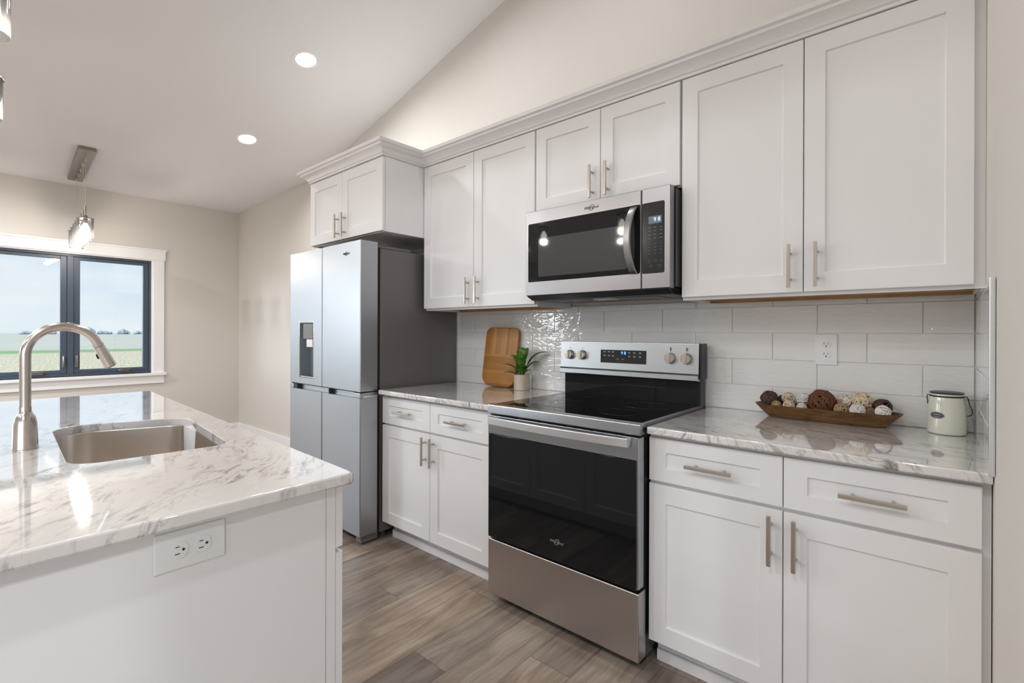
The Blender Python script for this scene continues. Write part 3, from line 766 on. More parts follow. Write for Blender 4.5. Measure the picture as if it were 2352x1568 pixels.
# ---------------------------------------------------------------- range
def make_range():
    r = thing('kitchen_range', 'stainless electric range with black glass cooktop and oven door', 'range', (.383, -.36, 0))
    x0, x1 = .001, .765
    b = B(); b.box(x0+.004, x1-.004, -.012, -.655, .045, .905); 
    for sx in (x0+.05, x1-.05):
        for sy in (-.08, -.60): b.cyl((sx, sy, 0), (sx, sy, .05), .018, seg=14)
    obj('body', b, 'black_plastic', r)
    # cooktop glass and its frame
    b = B(); b.box(x0+.012, x1-.012, -.095, -.668, .9195, .9235, .001); gl = obj('cooktop', b, 'glass_black', r)
    for cx, cy_, rr in ((.20, -.49, .115), (.57, -.49, .085), (.20, -.24, .085), (.57, -.24, .105)):
        b = B(); b.tube([(cx+rr*math.cos(a), cy_+rr*math.sin(a), .9235) for a in [i*2*PI/48 for i in range(48)]], .0004, 4, True)
        obj('burner_ring', b, 'ceramic_print', gl)
    b = B(); b.box(x0, x0+.013, -.060, -.690, .905, .9225, .002); obj('side_trim', b, 'grey_plastic', r)
    b = B(); b.box(x1-.013, x1, -.060, -.690, .905, .9225, .002); obj('side_trim', b, 'grey_plastic', r)
    b = B()
    b.loft([[(x, -.664, .9245), (x, -.694, .9245), (x, -.6995, .9225), (x, -.7015, .9180), (x, -.7035, .8865), (x, -.7015, .8835), (x, -.690, .883), (x, -.664, .883)] for x in (x0-.0, x1+.002)])
    obj('front_trim', b, 'steel_range', r, smooth=30)
    b = B(); b.box(x0+.01, x1-.01, -.655, -.672, .872, .884); obj('vent_gap', b, 'rubber_black', r)
    # door: steel top band, black glass, handle
    b = B(); b.box(x0+.003, x1-.001, -.660, -.703, .790, .875, .003); 
    b.box(x1-.012, x1-.001, -.660, -.700, .318, .791, .002); b.box(x0+.003, x0+.008, -.660, -.700, .318, .791, .001)
    dr = obj('oven_door', b, 'steel_range', r)
    b = B(); b.box(x0+.006, x1-.010, -.662, -.7035, .312, .7895, .003); obj('door_glass', b, 'glass_black', dr)
    b = B()
    for k in range(5): b.box(.08+k*.13, .08+k*.13+.095, -.688, -.7030, .8752, .8768)
    obj('vent_slot', b, 'rubber_black', dr)
    hs = []
    for i in range(25):
        u = i/24; x = x0+.030+u*(x1-x0-.062); bow = .020*(1-(2*u-1)**2)
        yb_ = -.728-bow; hs.append([(x, yb_+.010, .872), (x, yb_-.003, .8725), (x, yb_-.006, .8695), (x, yb_-.0065, .8415), (x, yb_-.004, .8385), (x, yb_+.010, .839)])
    b = B(); b.loft(hs)
    for s in (x0+.034, x1-.060): b.box(s, s+.024, -.702, -.732, .844, .868, .003)
    obj('handle', b, 'steel_handle', dr, smooth=30)
    logo(.398, -.7045, .393, .072, 'logo_silver', dr)
    # storage drawer
    b = B(); b.box(x0+.001, x1-.001, -.640, -.700, .048, .302, .006, 3); obj('storage_drawer', b, 'steel_drawer', r)
    b = B(); b.box(x0+.02, x1-.02, -.60, -.640, .012, .05); obj('kick_plate', b, 'rubber_black', r)
    # backguard
    b = B(); b.box(x0+.006, x1-.002, -.030, -.085, .905, 1.205, .002); obj('backguard', b, 'black_plastic', r)
    b = B(); b.box(x0+.012, x1-.010, -.080, -.0895, .924, 1.036, .001); obj('backguard_glass', b, 'glass_black', r)
    b = B(); b.loft([[(x, -.078, 1.211), (x, -.100, 1.211), (x, -.103, 1.207), (x, -.110, 1.070), (x, -.118, 1.062), (x, -.1185, 1.040), (x, -.114, 1.036), (x, -.078, 1.036)] for x in (x0-.006, x1-.004)])
    cp = obj('control_panel', b, 'steel_panel', r, smooth=40)
    b = B(); b.box(x1-.004, x1+.006, -.030, -.100, 1.045, 1.209, .002); obj('end_cap', b, 'black_plastic', r)
    def face_y(z): return -.103-(1.207-z)/(1.207-1.070)*.007
    b = B(); b.loft([[(x, face_y(z)+.002, z) for x, z in q] for q in [[(.249, 1.103), (.505, 1.103), (.505, 1.170), (.249, 1.170)]]] + [[(x, face_y(z)-.0012, z) for x, z in [(.249, 1.103), (.505, 1.103), (.505, 1.170), (.249, 1.170)]]])
    dp = obj('display', b, 'control_black', cp, smooth=0)
    yd = -.1083
    # clock digits and touch key marks
    obj('clock_digits', text_bm('9 8', .022, (.3815, yd, 1.1545)), 'display_blue', dp, smooth=0)
    for (kx, kz) in ((.273, 1.160), (.299, 1.160), (.322, 1.159), (.273, 1.140), (.300, 1.140), (.322, 1.139), (.273, 1.118), (.297, 1.118), (.414, 1.157), (.442, 1.157), (.472, 1.157), (.414, 1.139), (.442, 1.138), (.472, 1.138), (.442, 1.117), (.472, 1.117)):
        b = B(); b.box(kx-.0065, kx+.0065, yd-.0002, yd+.0008, kz+.0008, kz+.0030); b.box(kx-.0045, kx+.0045, yd-.0002, yd+.0008, kz-.0030, kz-.0012); obj('touch_key', b, 'printing_grey', dp, smooth=0)
    for kx in (.349, .378):
        b = B(); b.tube([(kx+.008*math.cos(a), yd, 1.119+.008*math.sin(a)) for a in [i*2*PI/20 for i in range(20)]], .0006, 5, True); b.box(kx-.001, kx+.001, yd-.0003, yd+.0008, 1.115, 1.124); obj('touch_key', b, 'printing_grey', dp, smooth=0)
    for i, kx in enumerate((.056, .136, .628, .706)):
        z = 1.1385; yf = face_y(z)
        b = B(); b.cyl((kx, yf+.001, z), (kx, yf-.006, z), .0265, .0255, 32, .001); b.cyl((kx, yf-.006, z), (kx, yf-.022, z), .0235, .0225, 32, .0015)
        k = obj('knob', b, 'nickel', cp, smooth=40)
        b = B(); b.box(kx-.0065, kx+.0065, yf-.020, yf-.031, z-.0225, z+.0225, .002); obj('grip', b, 'nickel', k)
        b = B()
        for j in range(11):
            a = math.radians(-120+j*24)+PI/2; q = .031
            b.cyl((kx+q*math.cos(a), yf-.0003, z+q*math.sin(a)), (kx+q*math.cos(a), yf+.0008, z+q*math.sin(a)), .0010, seg=8)
        if i > 1: b.box(kx-.003, kx-.0018, yf-.0002, yf+.001, z+.037, z+.050); b.box(kx+.0018, kx+.003, yf-.0002, yf+.001, z+.037, z+.050); b.box(kx-.003, kx+.003, yf-.0002, yf+.001, z+.050, z+.0512)
        b.box(kx-.0004, kx+.0004, yf-.0002, yf+.001, z+.033, z+.041)
        obj('dial_marks', b, 'logo_dark', cp, smooth=0)
make_range()

# ---------------------------------------------------------------- microwave
def microwave():
    r = thing('microwave', 'stainless over-the-range microwave with curved handle above the cooktop', 'microwave', (.377, -.2, 1.443))
    x0, x1, z0, z1, yf = -.004, .760, 1.444, 1.8675, -.420
    b = B(); b.box(x0+.006, x1-.006, -.012, -.385, z0-.004, 1.872); b.box(x0+.03, x1-.02, -.05, -.36, z0-.022, z0-.003, .004); obj('body', b, 'black_plastic', r)
    b = B(); b.box(x1-.0085, x1-.002, -.30, -.352, z0+.01, z1-.004); obj('side_vent', b, 'grey_plastic', r)
    xs = .6315
    def frame(xa, xb, wx0, wx1, wz0, wz1, rad):
        n = 6; inn = rrect(wx0, wx1, wz0, wz1, rad, n)
        m = B(); e = .003
        out = rrect(xa, xb, z0, z1, .004, n)
        oi = rrect(xa+e, xb-e, z0+e, z1-e, .003, n)
        m.loft([[(x, -.386, z) for x, z in out], [(x, yf+e, z) for x, z in out], [(x, yf, z) for x, z in oi], [(x, yf, z) for x, z in inn], [(x, yf+.006, z) for x, z in inn]], True, True)
        return m
    d = obj('door', frame(x0, xs-.0012, .012, xs-.004, 1.512, 1.806, .008), 'steel', r)
    b = B(); b.box(.0125, xs-.0045, yf+.0055, yf+.0015, 1.5125, 1.8055, .001); g = obj('door_glass', b, 'glass_microwave', d)
    P = rrect(.075, .565, 1.536, 1.728, .012, 6)
    b = B(); b.loft([[(x, yf+.002, z) for x, z in P], [(x, yf+.0009, z) for x, z in P]]); obj('window_mesh', b, 'glass_mesh', g, smooth=0)
    cpn = obj('control_panel', frame(xs+.0012, x1, xs+.004, .735, 1.508, 1.806, .008), 'steel', r)
    b = B(); b.box(xs+.0045, .7345, yf+.0055, yf+.0012, 1.5085, 1.8055, .001); k = obj('keypad', b, 'control_black', cpn)
    b = B(); b.box(.664, .721, yf+.0016, yf+.0004, 1.716, 1.747); q = obj('display', b, 'display_dim', k, smooth=0)
    obj('clock_digits', text_bm('9 8', .0235, (.7015, yf+.0002, 1.7315)), 'display_pale', q, smooth=0)
    for zz in (1.700, 1.686, 1.670, 1.655, 1.632, 1.618, 1.604, 1.590):
        for j, xx in enumerate((.668, .693, .718)):
            w = .0055 if zz > 1.645 else .0020
            b = B(); b.box(xx-w, xx+w, yf+.0014, yf+.0006, zz-.0014, zz+.0014); obj('touch_key', b, 'printing_dim', k, smooth=0)
    for xx, zz in ((.668, 1.559), (.695, 1.561), (.720, 1.558), (.674, 1.540), (.714, 1.538)):
        b = B(); b.tube([(xx+.006*math.cos(a), yf+.001, zz+.005*math.sin(a)) for a in [i*2*PI/16 for i in range(16)]], .0006, 5, True); obj('touch_key', b, 'printing_dim', k, smooth=0)
    # bowed handle
    ls = []
    for i in range(25):
        u = i/24; z = 1.512+u*.286; bow = .045*(1-(2*u-1)**2)**.8 if 0 < u < 1 else 0
        xo = -.012*(1-(2*u-1)**2)
        y = yf-.004-bow; ls.append([(.600+xo-.013, y+.006, z), (.600+xo-.017, y, z), (.600+xo-.013, y-.006, z), (.600+xo+.013, y-.006, z), (.600+xo+.017, y, z), (.600+xo+.013, y+.006, z)])
    b = B(); b.loft(ls); obj('handle', b, 'steel', d, smooth=50)
    logo(.383, yf-.0004, 1.8325, .080, 'logo_dark', d)
    # underside: sloping dark lip, filter grilles and lamp lens
    b = B(); b.loft([[(x, -.385, z0-.002), (x, yf+.002, z0+.001), (x, yf+.004, z0-.004), (x, -.375, z0-.022), (x, -.36, z0-.022)] for x in (x0+.008, x1-.008)]); obj('lower_lip', b, 'black_plastic', r)
    for a, c in ((.10, .30), (.44, .64)):
        b = B(); b.box(a, c, -.10, -.30, z0-.026, z0-.0215, .002)
        for k_ in range(9): b.box(a+.01+k_*.021, a+.016+k_*.021, -.11, -.29, z0-.0275, z0-.025)
        obj('grease_filter', b, 'steel', r)
    b = B(); b.box(.32, .42, -.22, -.30, z0-.026, z0-.0215, .002); obj('lamp_lens', b, 'plastic_white', r)
simple('display_dim', (.16, .17, .20), .3)
simple('printing_dim', (.16, .16, .165), .5)
microwave()

# ---------------------------------------------------------------- refrigerator
def fridge():
    r = thing('refrigerator', 'stainless four door refrigerator with water dispenser beside the wall', 'refrigerator', (-1.404, -.4, 0))
    x0, x1, xm = -1.851, -.9555, -1.404; yf, yd = -.780, -.664
    b = B(); b.box(x0+.006, x1-.008, -.03, -.640, .045, 1.765, .004)
    for sx in (x0+.06, x1-.07):
        for sy in (-.08, -.58): b.cyl((sx, sy, 0), (sx, sy, .05), .02, seg=14)
    obj('body', b, 'fridge_side', r)
    b = B(); b.box(x0+.012, x1-.014, -.640, -.6638, .06, 1.77); obj('gasket_gap_shade', b, 'rubber_black', r)
    for a, c in ((x0+.02, x0+.14), (x1-.15, x1-.02)):
        b = B(); b.box(a, c, -.40, -.700, 1.766, 1.786, .006); obj('hinge_cover', b, 'fridge_side', r)
    def slabdoor(xa, xb, za, zb, name, hole=None):
        """door with softly rounded upright front edges, flat front"""
        n = 5; rr = .006
        def prof():
            pts = [(xb, yd)]
            for i in range(n+1):
                a = i*PI/2/n; pts.append((xb-rr+rr*math.cos(a), yf+rr-rr*math.sin(a)))
            for i in range(n+1):
                a = PI/2+i*PI/2/n; pts.append((xa+rr+rr*math.cos(a), yf+rr-rr*math.sin(a)))
            pts.append((xa, yd)); return pts
        p = prof(); b = B()
        if hole is None: b.loft([[(x, y, z) for x, y in p] for z in (za, zb)])
        else:
            hx0, hx1, hz0, hz1 = hole
            b.loft([[(x, y, z) for x, y in p] for z in (za, hz0)]); b.loft([[(x, y, z) for x, y in p] for z in (hz1, zb)])
            pl = [(hx0, yd)] + [(hx0, yf)] + [(x, y) for x, y in p if x < xa+rr+.0001 and y < yd-.001] + [(xa, yd)]
            pr = [(xb, yd)] + [(x, y) for x, y in p if x > xb-rr-.0001 and y < yd-.001] + [(hx1, yf), (hx1, yd)]
            b.loft([[(x, y, z) for x, y in pl] for z in (hz0, hz1)]); b.loft([[(x, y, z) for x, y in pr] for z in (hz0, hz1)])
            bmesh.ops.remove_doubles(b.m, verts=b.m.verts[:], dist=.0001)
        return obj(name, b, 'steel_fridge', r, smooth=40)
    g = .006; DX0, DX1, DZ0, DZ1 = -1.708, -1.516, .947, 1.320
    dl = slabdoor(x0, xm-g/2, .907, 1.797, 'door', (DX0, DX1, DZ0, DZ1)); du = slabdoor(xm+g/2, x1, .907, 1.797, 'door')
    slabdoor(x0, xm-g/2, .058, .868, 'door'); slabdoor(xm+g/2, x1, .058, .868, 'door')
    for za, zb in ((.06, .865), (.91, 1.795)):
        b = B(); b.box(xm-.0028, xm+.0028, yf+.010, yd, za, zb); obj('gasket_gap_shade', b, 'rubber_black', r)  # black strip set in the door gap to stand for its shade
    # recessed grip channel between upper and lower doors, closed by flush blocks at both ends
    b = B(); b.box(x0+.004, x1-.002, yd, yf+.034, .866, .900); obj('grip_channel', b, 'steel_fridge', r)
    for a, c in ((x0, x0+.055), (x1-.085, x1)):
        b = B(); b.box(a, c, yd, yf, .8685, .8995, .003); obj('channel_end', b, 'steel_fridge', r)
    b = B(); b.box(x0+.006, x1-.006, yd, yf+.008, .9005, .9065); obj('gasket_gap_shade', b, 'rubber_black', r)  # black strip standing for the shade between upper and lower doors
    b = B(); b.box(xm+.078, xm+.086, yf+.004, yf+.0345, .868, .8995); obj('channel_divider', b, 'black_plastic', r)
    b = B(); b.box(x0+.056, x0+.10, yf+.004, yf+.0345, .869, .899); obj('hinge_block', b, 'black_plastic', r)
    b = B(); b.box(x1-.012, x1+.001, yd+.004, yf+.02, .872, .882, .001); obj('middle_hinge', b, 'chrome', r)
    b = B(); b.box(x1-.075, x1-.02, yd+.02, yf+.02, .010, .050, .004); obj('front_foot', b, 'grey_plastic', r)
    b = B(); b.box(x0+.02, x1-.08, -.62, -.70, .012, .052); obj('kick_grille', b, 'rubber_black', r)
    # dispenser recess
    b = B(); t = .004; yb_ = yf+.075
    b.box(DX0-.0, DX1, yb_, yb_+.004, DZ0, DZ1); b.box(DX0, DX0+t, yf+.001, yb_, DZ0, DZ1); b.box(DX1-t, DX1, yf+.001, yb_, DZ0, DZ1); b.box(DX0, DX1, yf+.001, yb_, DZ1-t, DZ1); b.box(DX0, DX1, yf+.001, yb_, DZ0, DZ0+t)
    ds = obj('dispenser', b, 'dispenser_grey', dl)
    b = B(); e = .006
    for q in ((DX0-e, DX0, DZ0-e, DZ1+e), (DX1, DX1+e, DZ0-e, DZ1+e), (DX0, DX1, DZ1, DZ1+e), (DX0, DX1, DZ0-e, DZ0)): b.box(q[0], q[1], yf-.0015, yf+.004, q[2], q[3], .001)
    obj('dispenser_frame', b, 'chrome', ds)
    b = B(); b.box(DX0+.03, DX1-.02, yf+.006, yb_-.002, DZ1-.115, DZ1-.004, .010, 3); obj('spout_housing', b, 'grey_plastic', ds)
    b = B(); b.box(DX0+.075, DX1-.035, yf+.010, yb_-.020, DZ1-.165, DZ1-.112, .004); obj('dispenser_paddle', b, 'plastic_white', ds)
    b = B(); b.box(DX0+.006, DX1-.006, yf+.002, yb_-.002, DZ0+.004, DZ0+.012, .002); obj('drip_tray', b, 'chrome', ds)
    logo(-1.112, yf-.0006, 1.730, .076, 'logo_dark', du)
simple('dispenser_grey', (.20, .235, .26), .3)
fridge()

# ---------------------------------------------------------------- counter things
def cutting_board():
    n = 10
    r = thing('cutting_board', 'bamboo cutting board with rounded corners leaning on the tile', 'cutting board', (-.508, -.075, ZT))
    P = rrect(-.128, .128, 0, .362, [.055, .035, .035, .055], n)
    P = [(x*(1+.04*math.sin(min(1, z/.362)*PI)) + (0), z + (-.010*(math.cos(x/.128*PI/2)) if z < .06 else 0) + (.006*math.cos(x/.128*PI/2) if z > .3 else 0) + .010) for x, z in P]
    th = .018; e = .005
    cx = 0; cz = .18
    def sc(P, k): return [(x*(1-k/.128), cz+(z-cz)*(1-k/.18)) for x, z in P]
    loops = []
    for k, y in ((e, 0), (e*.3, e*.3), (0, e), (0, th-e), (e*.3, th-e*.3), (e, th)): loops.append([(x, -y, z) for x, z in sc(P, k)])
    b = B(); b.loft(loops)
    M = Matrix.Translation(r.location) @ Matrix.Rotation(math.radians(5), 4, 'Z') @ Matrix.Rotation(math.radians(1.5), 4, 'Y') @ Matrix.Rotation(-math.radians(7.5), 4, 'X')
    me_o = None
    bm = b.m; bmesh.ops.recalc_face_normals(bm, faces=bm.faces[:])
    me = bpy.data.meshes.new('board'); bm.to_mesh(me); bm.free(); me.materials.append(MATS['bamboo'])
    for p in me.polygons: p.use_smooth = True
    me.set_sharp_from_angle(angle=math.radians(40))
    o = bpy.data.objects.new('cutting_board', me); COL.objects.link(o)
    o.matrix_world = M
    bpy.data.objects.remove(r)
    tag(o, 'bamboo cutting board with rounded corners leaning on the tile', 'cutting board')
cutting_board()

def potted_plant():
    x, y = -.298, -.098
    r = thing('potted_plant', 'small broad-leaved green plant in a beige pot beside the cutting board', 'plant', (x, y, ZT))
    b = B(); b.lathe([(.0445, 0), (.047, .003), (.047, .0915), (.0455, .093), (.043, .0915), (.043, .080)], (x, y, ZT+.0003), 40, True, True); obj('pot', b, 'pot_ceramic', r)
    b = B(); b.lathe([(.0425, .0795), (.0425, .084), (.02, .086)], (x, y, ZT), 24); obj('soil', b, 'soil', r)
    rr = random.Random(11)
    # (azimuth deg, reach, height, width, lean)
    leaves = [(20, .155, .225, .030), (40, .098, .165, .034), (-30, .12, .150, .030), (205, .115, .150, .024), (225, .10, .105, .030), (190, .07, .20, .036), (95, .035, .245, .045), (250, .025, .225, .050), (300, .060, .190, .040), (340, .085, .125, .034), (150, .07, .13, .034), (270, .05, .14, .030)]
    for az, reach, top, w in leaves:
        a = math.radians(az); dx, dy = math.cos(a), math.sin(a)
        n = 12; L = []; w *= 1.6
        p0 = Vector((x+dx*.010, y+dy*.010, ZT+.082)); side = Vector((-dy, dx, 0))
        for i in range(n+1):
            u = i/n
            c = p0 + Vector((dx, dy, 0))*reach*(u**1.35) + Vector((0, 0, 1))*(top-.082)*(math.sin(u*PI*.56)/math.sin(PI*.56))
            wd = w*.5*max(0.03, (math.sin(min(1, max(0, (u-.22)/.78))*PI)**.75)) if u > .22 else .0022
            if i == n: wd = .0006
            L.append((c, wd))
        b = B(); rows = []
        for i, (c, wd) in enumerate(L):
            tdir = (L[min(i+1, n)][0]-L[max(i-1, 0)][0]).normalized(); nn = tdir.cross(side).normalized()
            rows.append([c-side*wd+nn*wd*.28, c-side*wd*.5+nn*wd*.08, c-nn*.0, c+side*wd*.5+nn*wd*.08, c+side*wd+nn*wd*.28])
        rows2 = [[p + Vector((0, 0, -.0007)) for p in q][::-1] for q in rows]
        b.loft([q+q2 for q, q2 in zip(rows, rows2)])
        obj('leaf', b, 'leaf', r, smooth=60)
potted_plant()

def dough_bowl():
    r = thing('dough_bowl', 'long carved wooden dough bowl filled with woven balls on the right counter', 'bowl', (1.245, -.092, ZT))
    def L(hx, hy, z, p=3.0, n=48):
        out = []
        for i in range(n):
            a = 2*PI*i/n; c, s_ = math.cos(a), math.sin(a)
            px = hx*math.copysign(abs(c)**(2/p*1.0), c); py = hy*math.copysign(abs(s_)**(2/p), s_)
            out.append((1.245+px, -.092+py, ZT+z))
        return out
    b = B(); b.loft([L(.192, .040, .0004), L(.198, .044, .003), L(.222, .056, .026), L(.243, .068, .049), L(.246, .070, .053), L(.238, .062, .0525), L(.216, .052, .034), L(.190, .040, .017), L(.150, .028, .015)])
    obj('bowl_body', b, 'dough_bowl_wood', r, smooth=50)
    return r
dough_bowl()

def ball(c, R_, style, mat, label, seed):
    rr = random.Random(seed); c = Vector(c); R_ *= .90
    r = thing('woven_ball', label, 'decorative ball', (c.x, c.y, c.z-R_), 'woven balls in the wooden bowl')
    b = B()
    if style == 'vine': n, tr, jit, fl = 36, R_*.052, .10, 1
    elif style == 'fine': n, tr, jit, fl = 46, R_*.05, .05, 1
    elif style == 'curl': n, tr, jit, fl = 26, R_*.075, .22, 1
    elif style == 'cane': n, tr, jit, fl = 20, R_*.10, .02, .5
    else: n, tr, jit, fl = 14, R_*.15, .01, .45
    for k in range(n):
        ax = Vector((rr.gauss(0, 1), rr.gauss(0, 1), rr.gauss(0, 1))).normalized()
        u = ax.orthogonal().normalized(); v = ax.cross(u)
        off = rr.uniform(-.75, .75)*R_ if style in ('vine', 'fine', 'curl', 'cane') else rr.uniform(-.5, .5)*R_
        q = math.sqrt(max(R_*R_-off*off, 0))*.95; ph = rr.random()*6.28; am = jit*R_*rr.random(); m = 30 if R_ > .03 else 24
        pts = [c+ax*(off*.95+am*math.sin(3*t+ph)) + (q+am*.6*math.sin(2*t+ph*2))*(math.cos(t)*u+math.sin(t)*v) for t in [i*2*PI/m for i in range(m)]]
        b.tube(pts, tr, 6, True, fl)
    obj('weave', b, mat, r, smooth=70)
    if style in ('fine', 'shell', 'cane', 'curl'):
        s = B(); bmesh.ops.create_icosphere(s.m, subdivisions=3, radius=R_*.80); bmesh.ops.translate(s.m, verts=s.m.verts[:], vec=c)
        obj('core', s, 'core_pink' if style != 'shell' else mat, r)
ball((1.050, -.088, ZT+.070), .037, 'vine', 'vine_dark', 'dark brown twig ball at the left end of the wooden bowl', 1)
ball((1.092, -.056, ZT+.068), .020, 'vine', 'vine_dark', 'small dark twig ball half hidden behind the cream carved balls', 2)
ball((1.116, -.070, ZT+.078), .026, 'cane', 'cane_cream', 'cream carved ball behind the small cream balls left of the big brown ball', 3)
ball((1.086, -.128, ZT+.050), .021, 'cane', 'vine_tan', 'small tan carved ball in front beside the dark twig ball', 4)
ball((1.130, -.127, ZT+.053), .024, 'cane', 'cane_cream', 'cream openwork cane ball at the front left of the bowl', 5)
ball((1.172, -.076, ZT+.079), .026, 'shell', 'cane_white', 'white shell-wrapped ball touching the left of the big brown ball', 6)
ball((1.176, -.125, ZT+.050), .021, 'fine', 'cane_pale', 'small pinkish white ball low in front of the big brown ball', 7)
ball((1.240, -.092, ZT+.072), .054, 'vine', 'vine_red', 'big reddish brown vine ball in the middle of the bowl', 8)
ball((1.313, -.072, ZT+.082), .027, 'shell', 'cane_pale', 'pale knotted ball just right of the big brown ball, at the back', 9)
ball((1.308, -.118, ZT+.054), .029, 'vine', 'vine_tan', 'tan woven twig ball just right of the big brown ball, at the front', 10)
ball((1.367, -.076, ZT+.088), .035, 'curl', 'cane_cream', 'large shaggy cream curl ball standing highest on the right half of the bowl', 11)
ball((1.358, -.122, ZT+.056), .029, 'fine', 'cane_white', 'white speckled ball at the front below the shaggy cream ball', 12)
ball((1.397, -.110, ZT+.050), .022, 'vine', 'cane_brown', 'small brown twig ball squeezed left of the striped white ball', 13)
ball((1.428, -.072, ZT+.070), .034, 'vine', 'vine_dark', 'dark brown star-shaped twig ball behind the striped white ball', 14)
ball((1.434, -.119, ZT+.058), .026, 'shell', 'cane_white', 'smooth white striped ball at the right end of the bowl', 15)

def jar():
    x, y = 1.607, -.083
    r = thing('candle_jar', 'cream enamel jar with pewter lid and black wire bail', 'jar', (x, y, ZT))
    b = B(); b.lathe([(.047, .0004), (.051, .003), (.0525, .010), (.0525, .060), (.050, .100), (.046, .122), (.043, .130), (.043, .138), (.041, .139)], (x, y, ZT), 48); obj('jar_body', b, 'jar_enamel', r, smooth=50)
    b = B(); b.lathe([(.040, .1385), (.046, .1395), (.047, .1425), (.041, .145), (.025, .146), (.004, .1462)], (x, y, ZT), 48); obj('lid', b, 'lid_pewter', r)
    # wire round the neck, a loop at the left and the bail hanging at the right
    b = B(); b.tube([(x+.0445*math.cos(a), y+.0445*math.sin(a), ZT+.1300) for a in [i*2*PI/48 for i in range(48)]], .0024, 8, True)
    ax = Vector((.985, .10, 0)).normalized(); c = Vector((x, y, ZT+.130))
    b.tube([c-ax*.043, c-ax*.050+Vector((0, 0, .003)), c-ax*.0525-Vector((0, 0, .006)), c-ax*.0505-Vector((0, 0, .018)), c-ax*.0505-Vector((0, 0, .030))], .0015, 8)
    b.tube([c+ax*.043, c+ax*.052, c+ax*.0555-Vector((0, 0, .008)), c+ax*.0585-Vector((0, 0, .025)), c+ax*.0645-Vector((0, 0, .042)), c+ax*.0665-Vector((0, 0, .055)), c+ax*.0620-Vector((0, 0, .063)), c+ax*.0520-Vector((0, 0, .065))], .0015, 8)
    obj('wire_bail', b, 'wire_black', r)
    # oval label on the curved front
    def on(u, z, rr): a = -PI/2 - .52 + u/.0530; return (x+rr*math.cos(a), y+rr*math.sin(a), ZT+z)
    def oval(w, h, r1, zc=.066):
        bb = B(); n = 36; rings = []
        for k in (0, .35, .7, 1): rings.append([on(w*k*math.cos(2*PI*i/n) if k else 0.0001*math.cos(2*PI*i/n), zc+h*k*math.sin(2*PI*i/n)+(0.0001*math.sin(2*PI*i/n) if not k else 0), r1) for i in range(n)])
        bb.loft(rings, True, False); return bb
    # the label follows the side of the jar that faces the room
    lb = obj('label', oval(.0215, .0115, .0529), 'label_navy', r, smooth=60)
    b = B(); n = 36; b.tube([on(.0195*math.cos(2*PI*i/n), .066+.0098*math.sin(2*PI*i/n), .0531) for i in range(n)], .0004, 5, True)
    for u0, u1, z in ((-.016, .016, .0675), (-.013, .013, .0625), (-.010, .010, .0705), (-.008, .008, .0590)):
        b.tube([on(u0+(u1-u0)*i/8, z, .0531) for i in range(9)], .00045, 5)
    obj('label_print', b, 'label_white', lb, smooth=0)
jar()

# ---------------------------------------------------------------- lights of the room, with added cans out of view
def recessed(x, y, label, watts, visible=True):
    z = ceil_z(x); sl = SL if KX < x < RIDGE else (-SL if x > RIDGE else .024)
    n = Vector((sl, 0, -1)).normalized(); M = Matrix.Translation((x, y, z)) @ n.to_track_quat('-Z', 'Y').to_matrix().to_4x4()
    r = thing('recessed_light', label, 'ceiling light', (x, y, z), 'recessed ceiling lights')
    b = B(); b.lathe([(.064, -.001), (.066, -.0045), (.078, -.006), (.088, -.003), (.089, -.0003)], (0, 0, 0), 40, False, False); b.m.transform(M); obj('trim_ring', b, 'trim_paint', r)
    b = B(); b.lathe([(.065, -.0012), (.065, -.0030), (.02, -.0035)], (0, 0, 0), 40); b.m.transform(M); obj('lens', b, 'lamp_face', r)
    p = Vector((x, y, z)) + n*.012
    area('recessed_lamp', p, n, .12, .12, watts, (1, .995, .985), shape='DISK', spread=math.radians(170))
recessed(-1.661, -.764, 'bright round recessed light on the sloped ceiling, nearer of the two', CAN_W*.7)
recessed(-2.698, -.750, 'bright round recessed light near the low edge of the sloped ceiling, farther of the two', CAN_W*.8)
def added_can(x, y, w):  # extra cans out of view, added to brighten the room
    z = ceil_z(x); sl = SL if KX < x < RIDGE else (-SL if x > RIDGE else .024); n = Vector((sl, 0, -1)).normalized()
    M = Matrix.Translation((x, y, z)) @ n.to_track_quat('-Z', 'Y').to_matrix().to_4x4()
    r = thing('recessed_light', 'added round recessed fill light in the vaulted ceiling, out of view', 'ceiling light', (x, y, z), 'added recessed lights out of view')
    b = B(); b.lathe([(.064, -.001), (.066, -.0045), (.078, -.006), (.088, -.003), (.089, -.0003)], (0, 0, 0), 24, False, False); b.m.transform(M); obj('trim_ring', b, 'trim_paint', r)
    b = B(); b.lathe([(.065, -.0012), (.065, -.0030), (.02, -.0035)], (0, 0, 0), 24); b.m.transform(M); obj('lens', b, 'lamp_face', r)
    area('recessed_lamp', Vector((x, y, z)) + n*.012, n, .12, .12, w, (.98, .99, 1), shape='DISK', spread=math.radians(170))
for x, y in ((-4.0, -3.0), (-4.0, -5.2), (-.62, -.76), (.42, -.76), (-2.6, -3.9), (-.7, -3.9), (1.4, -3.9), (3.2, -3.9), (-2.6, -6.2), (-.7, -6.2), (1.4, -6.2), (3.0, -1.2)):
    added_can(x, y, CAN_W*(.30 if y > -1 else 2.6 if x < -3.9 else 1.6 if y > -4 else 1.3))

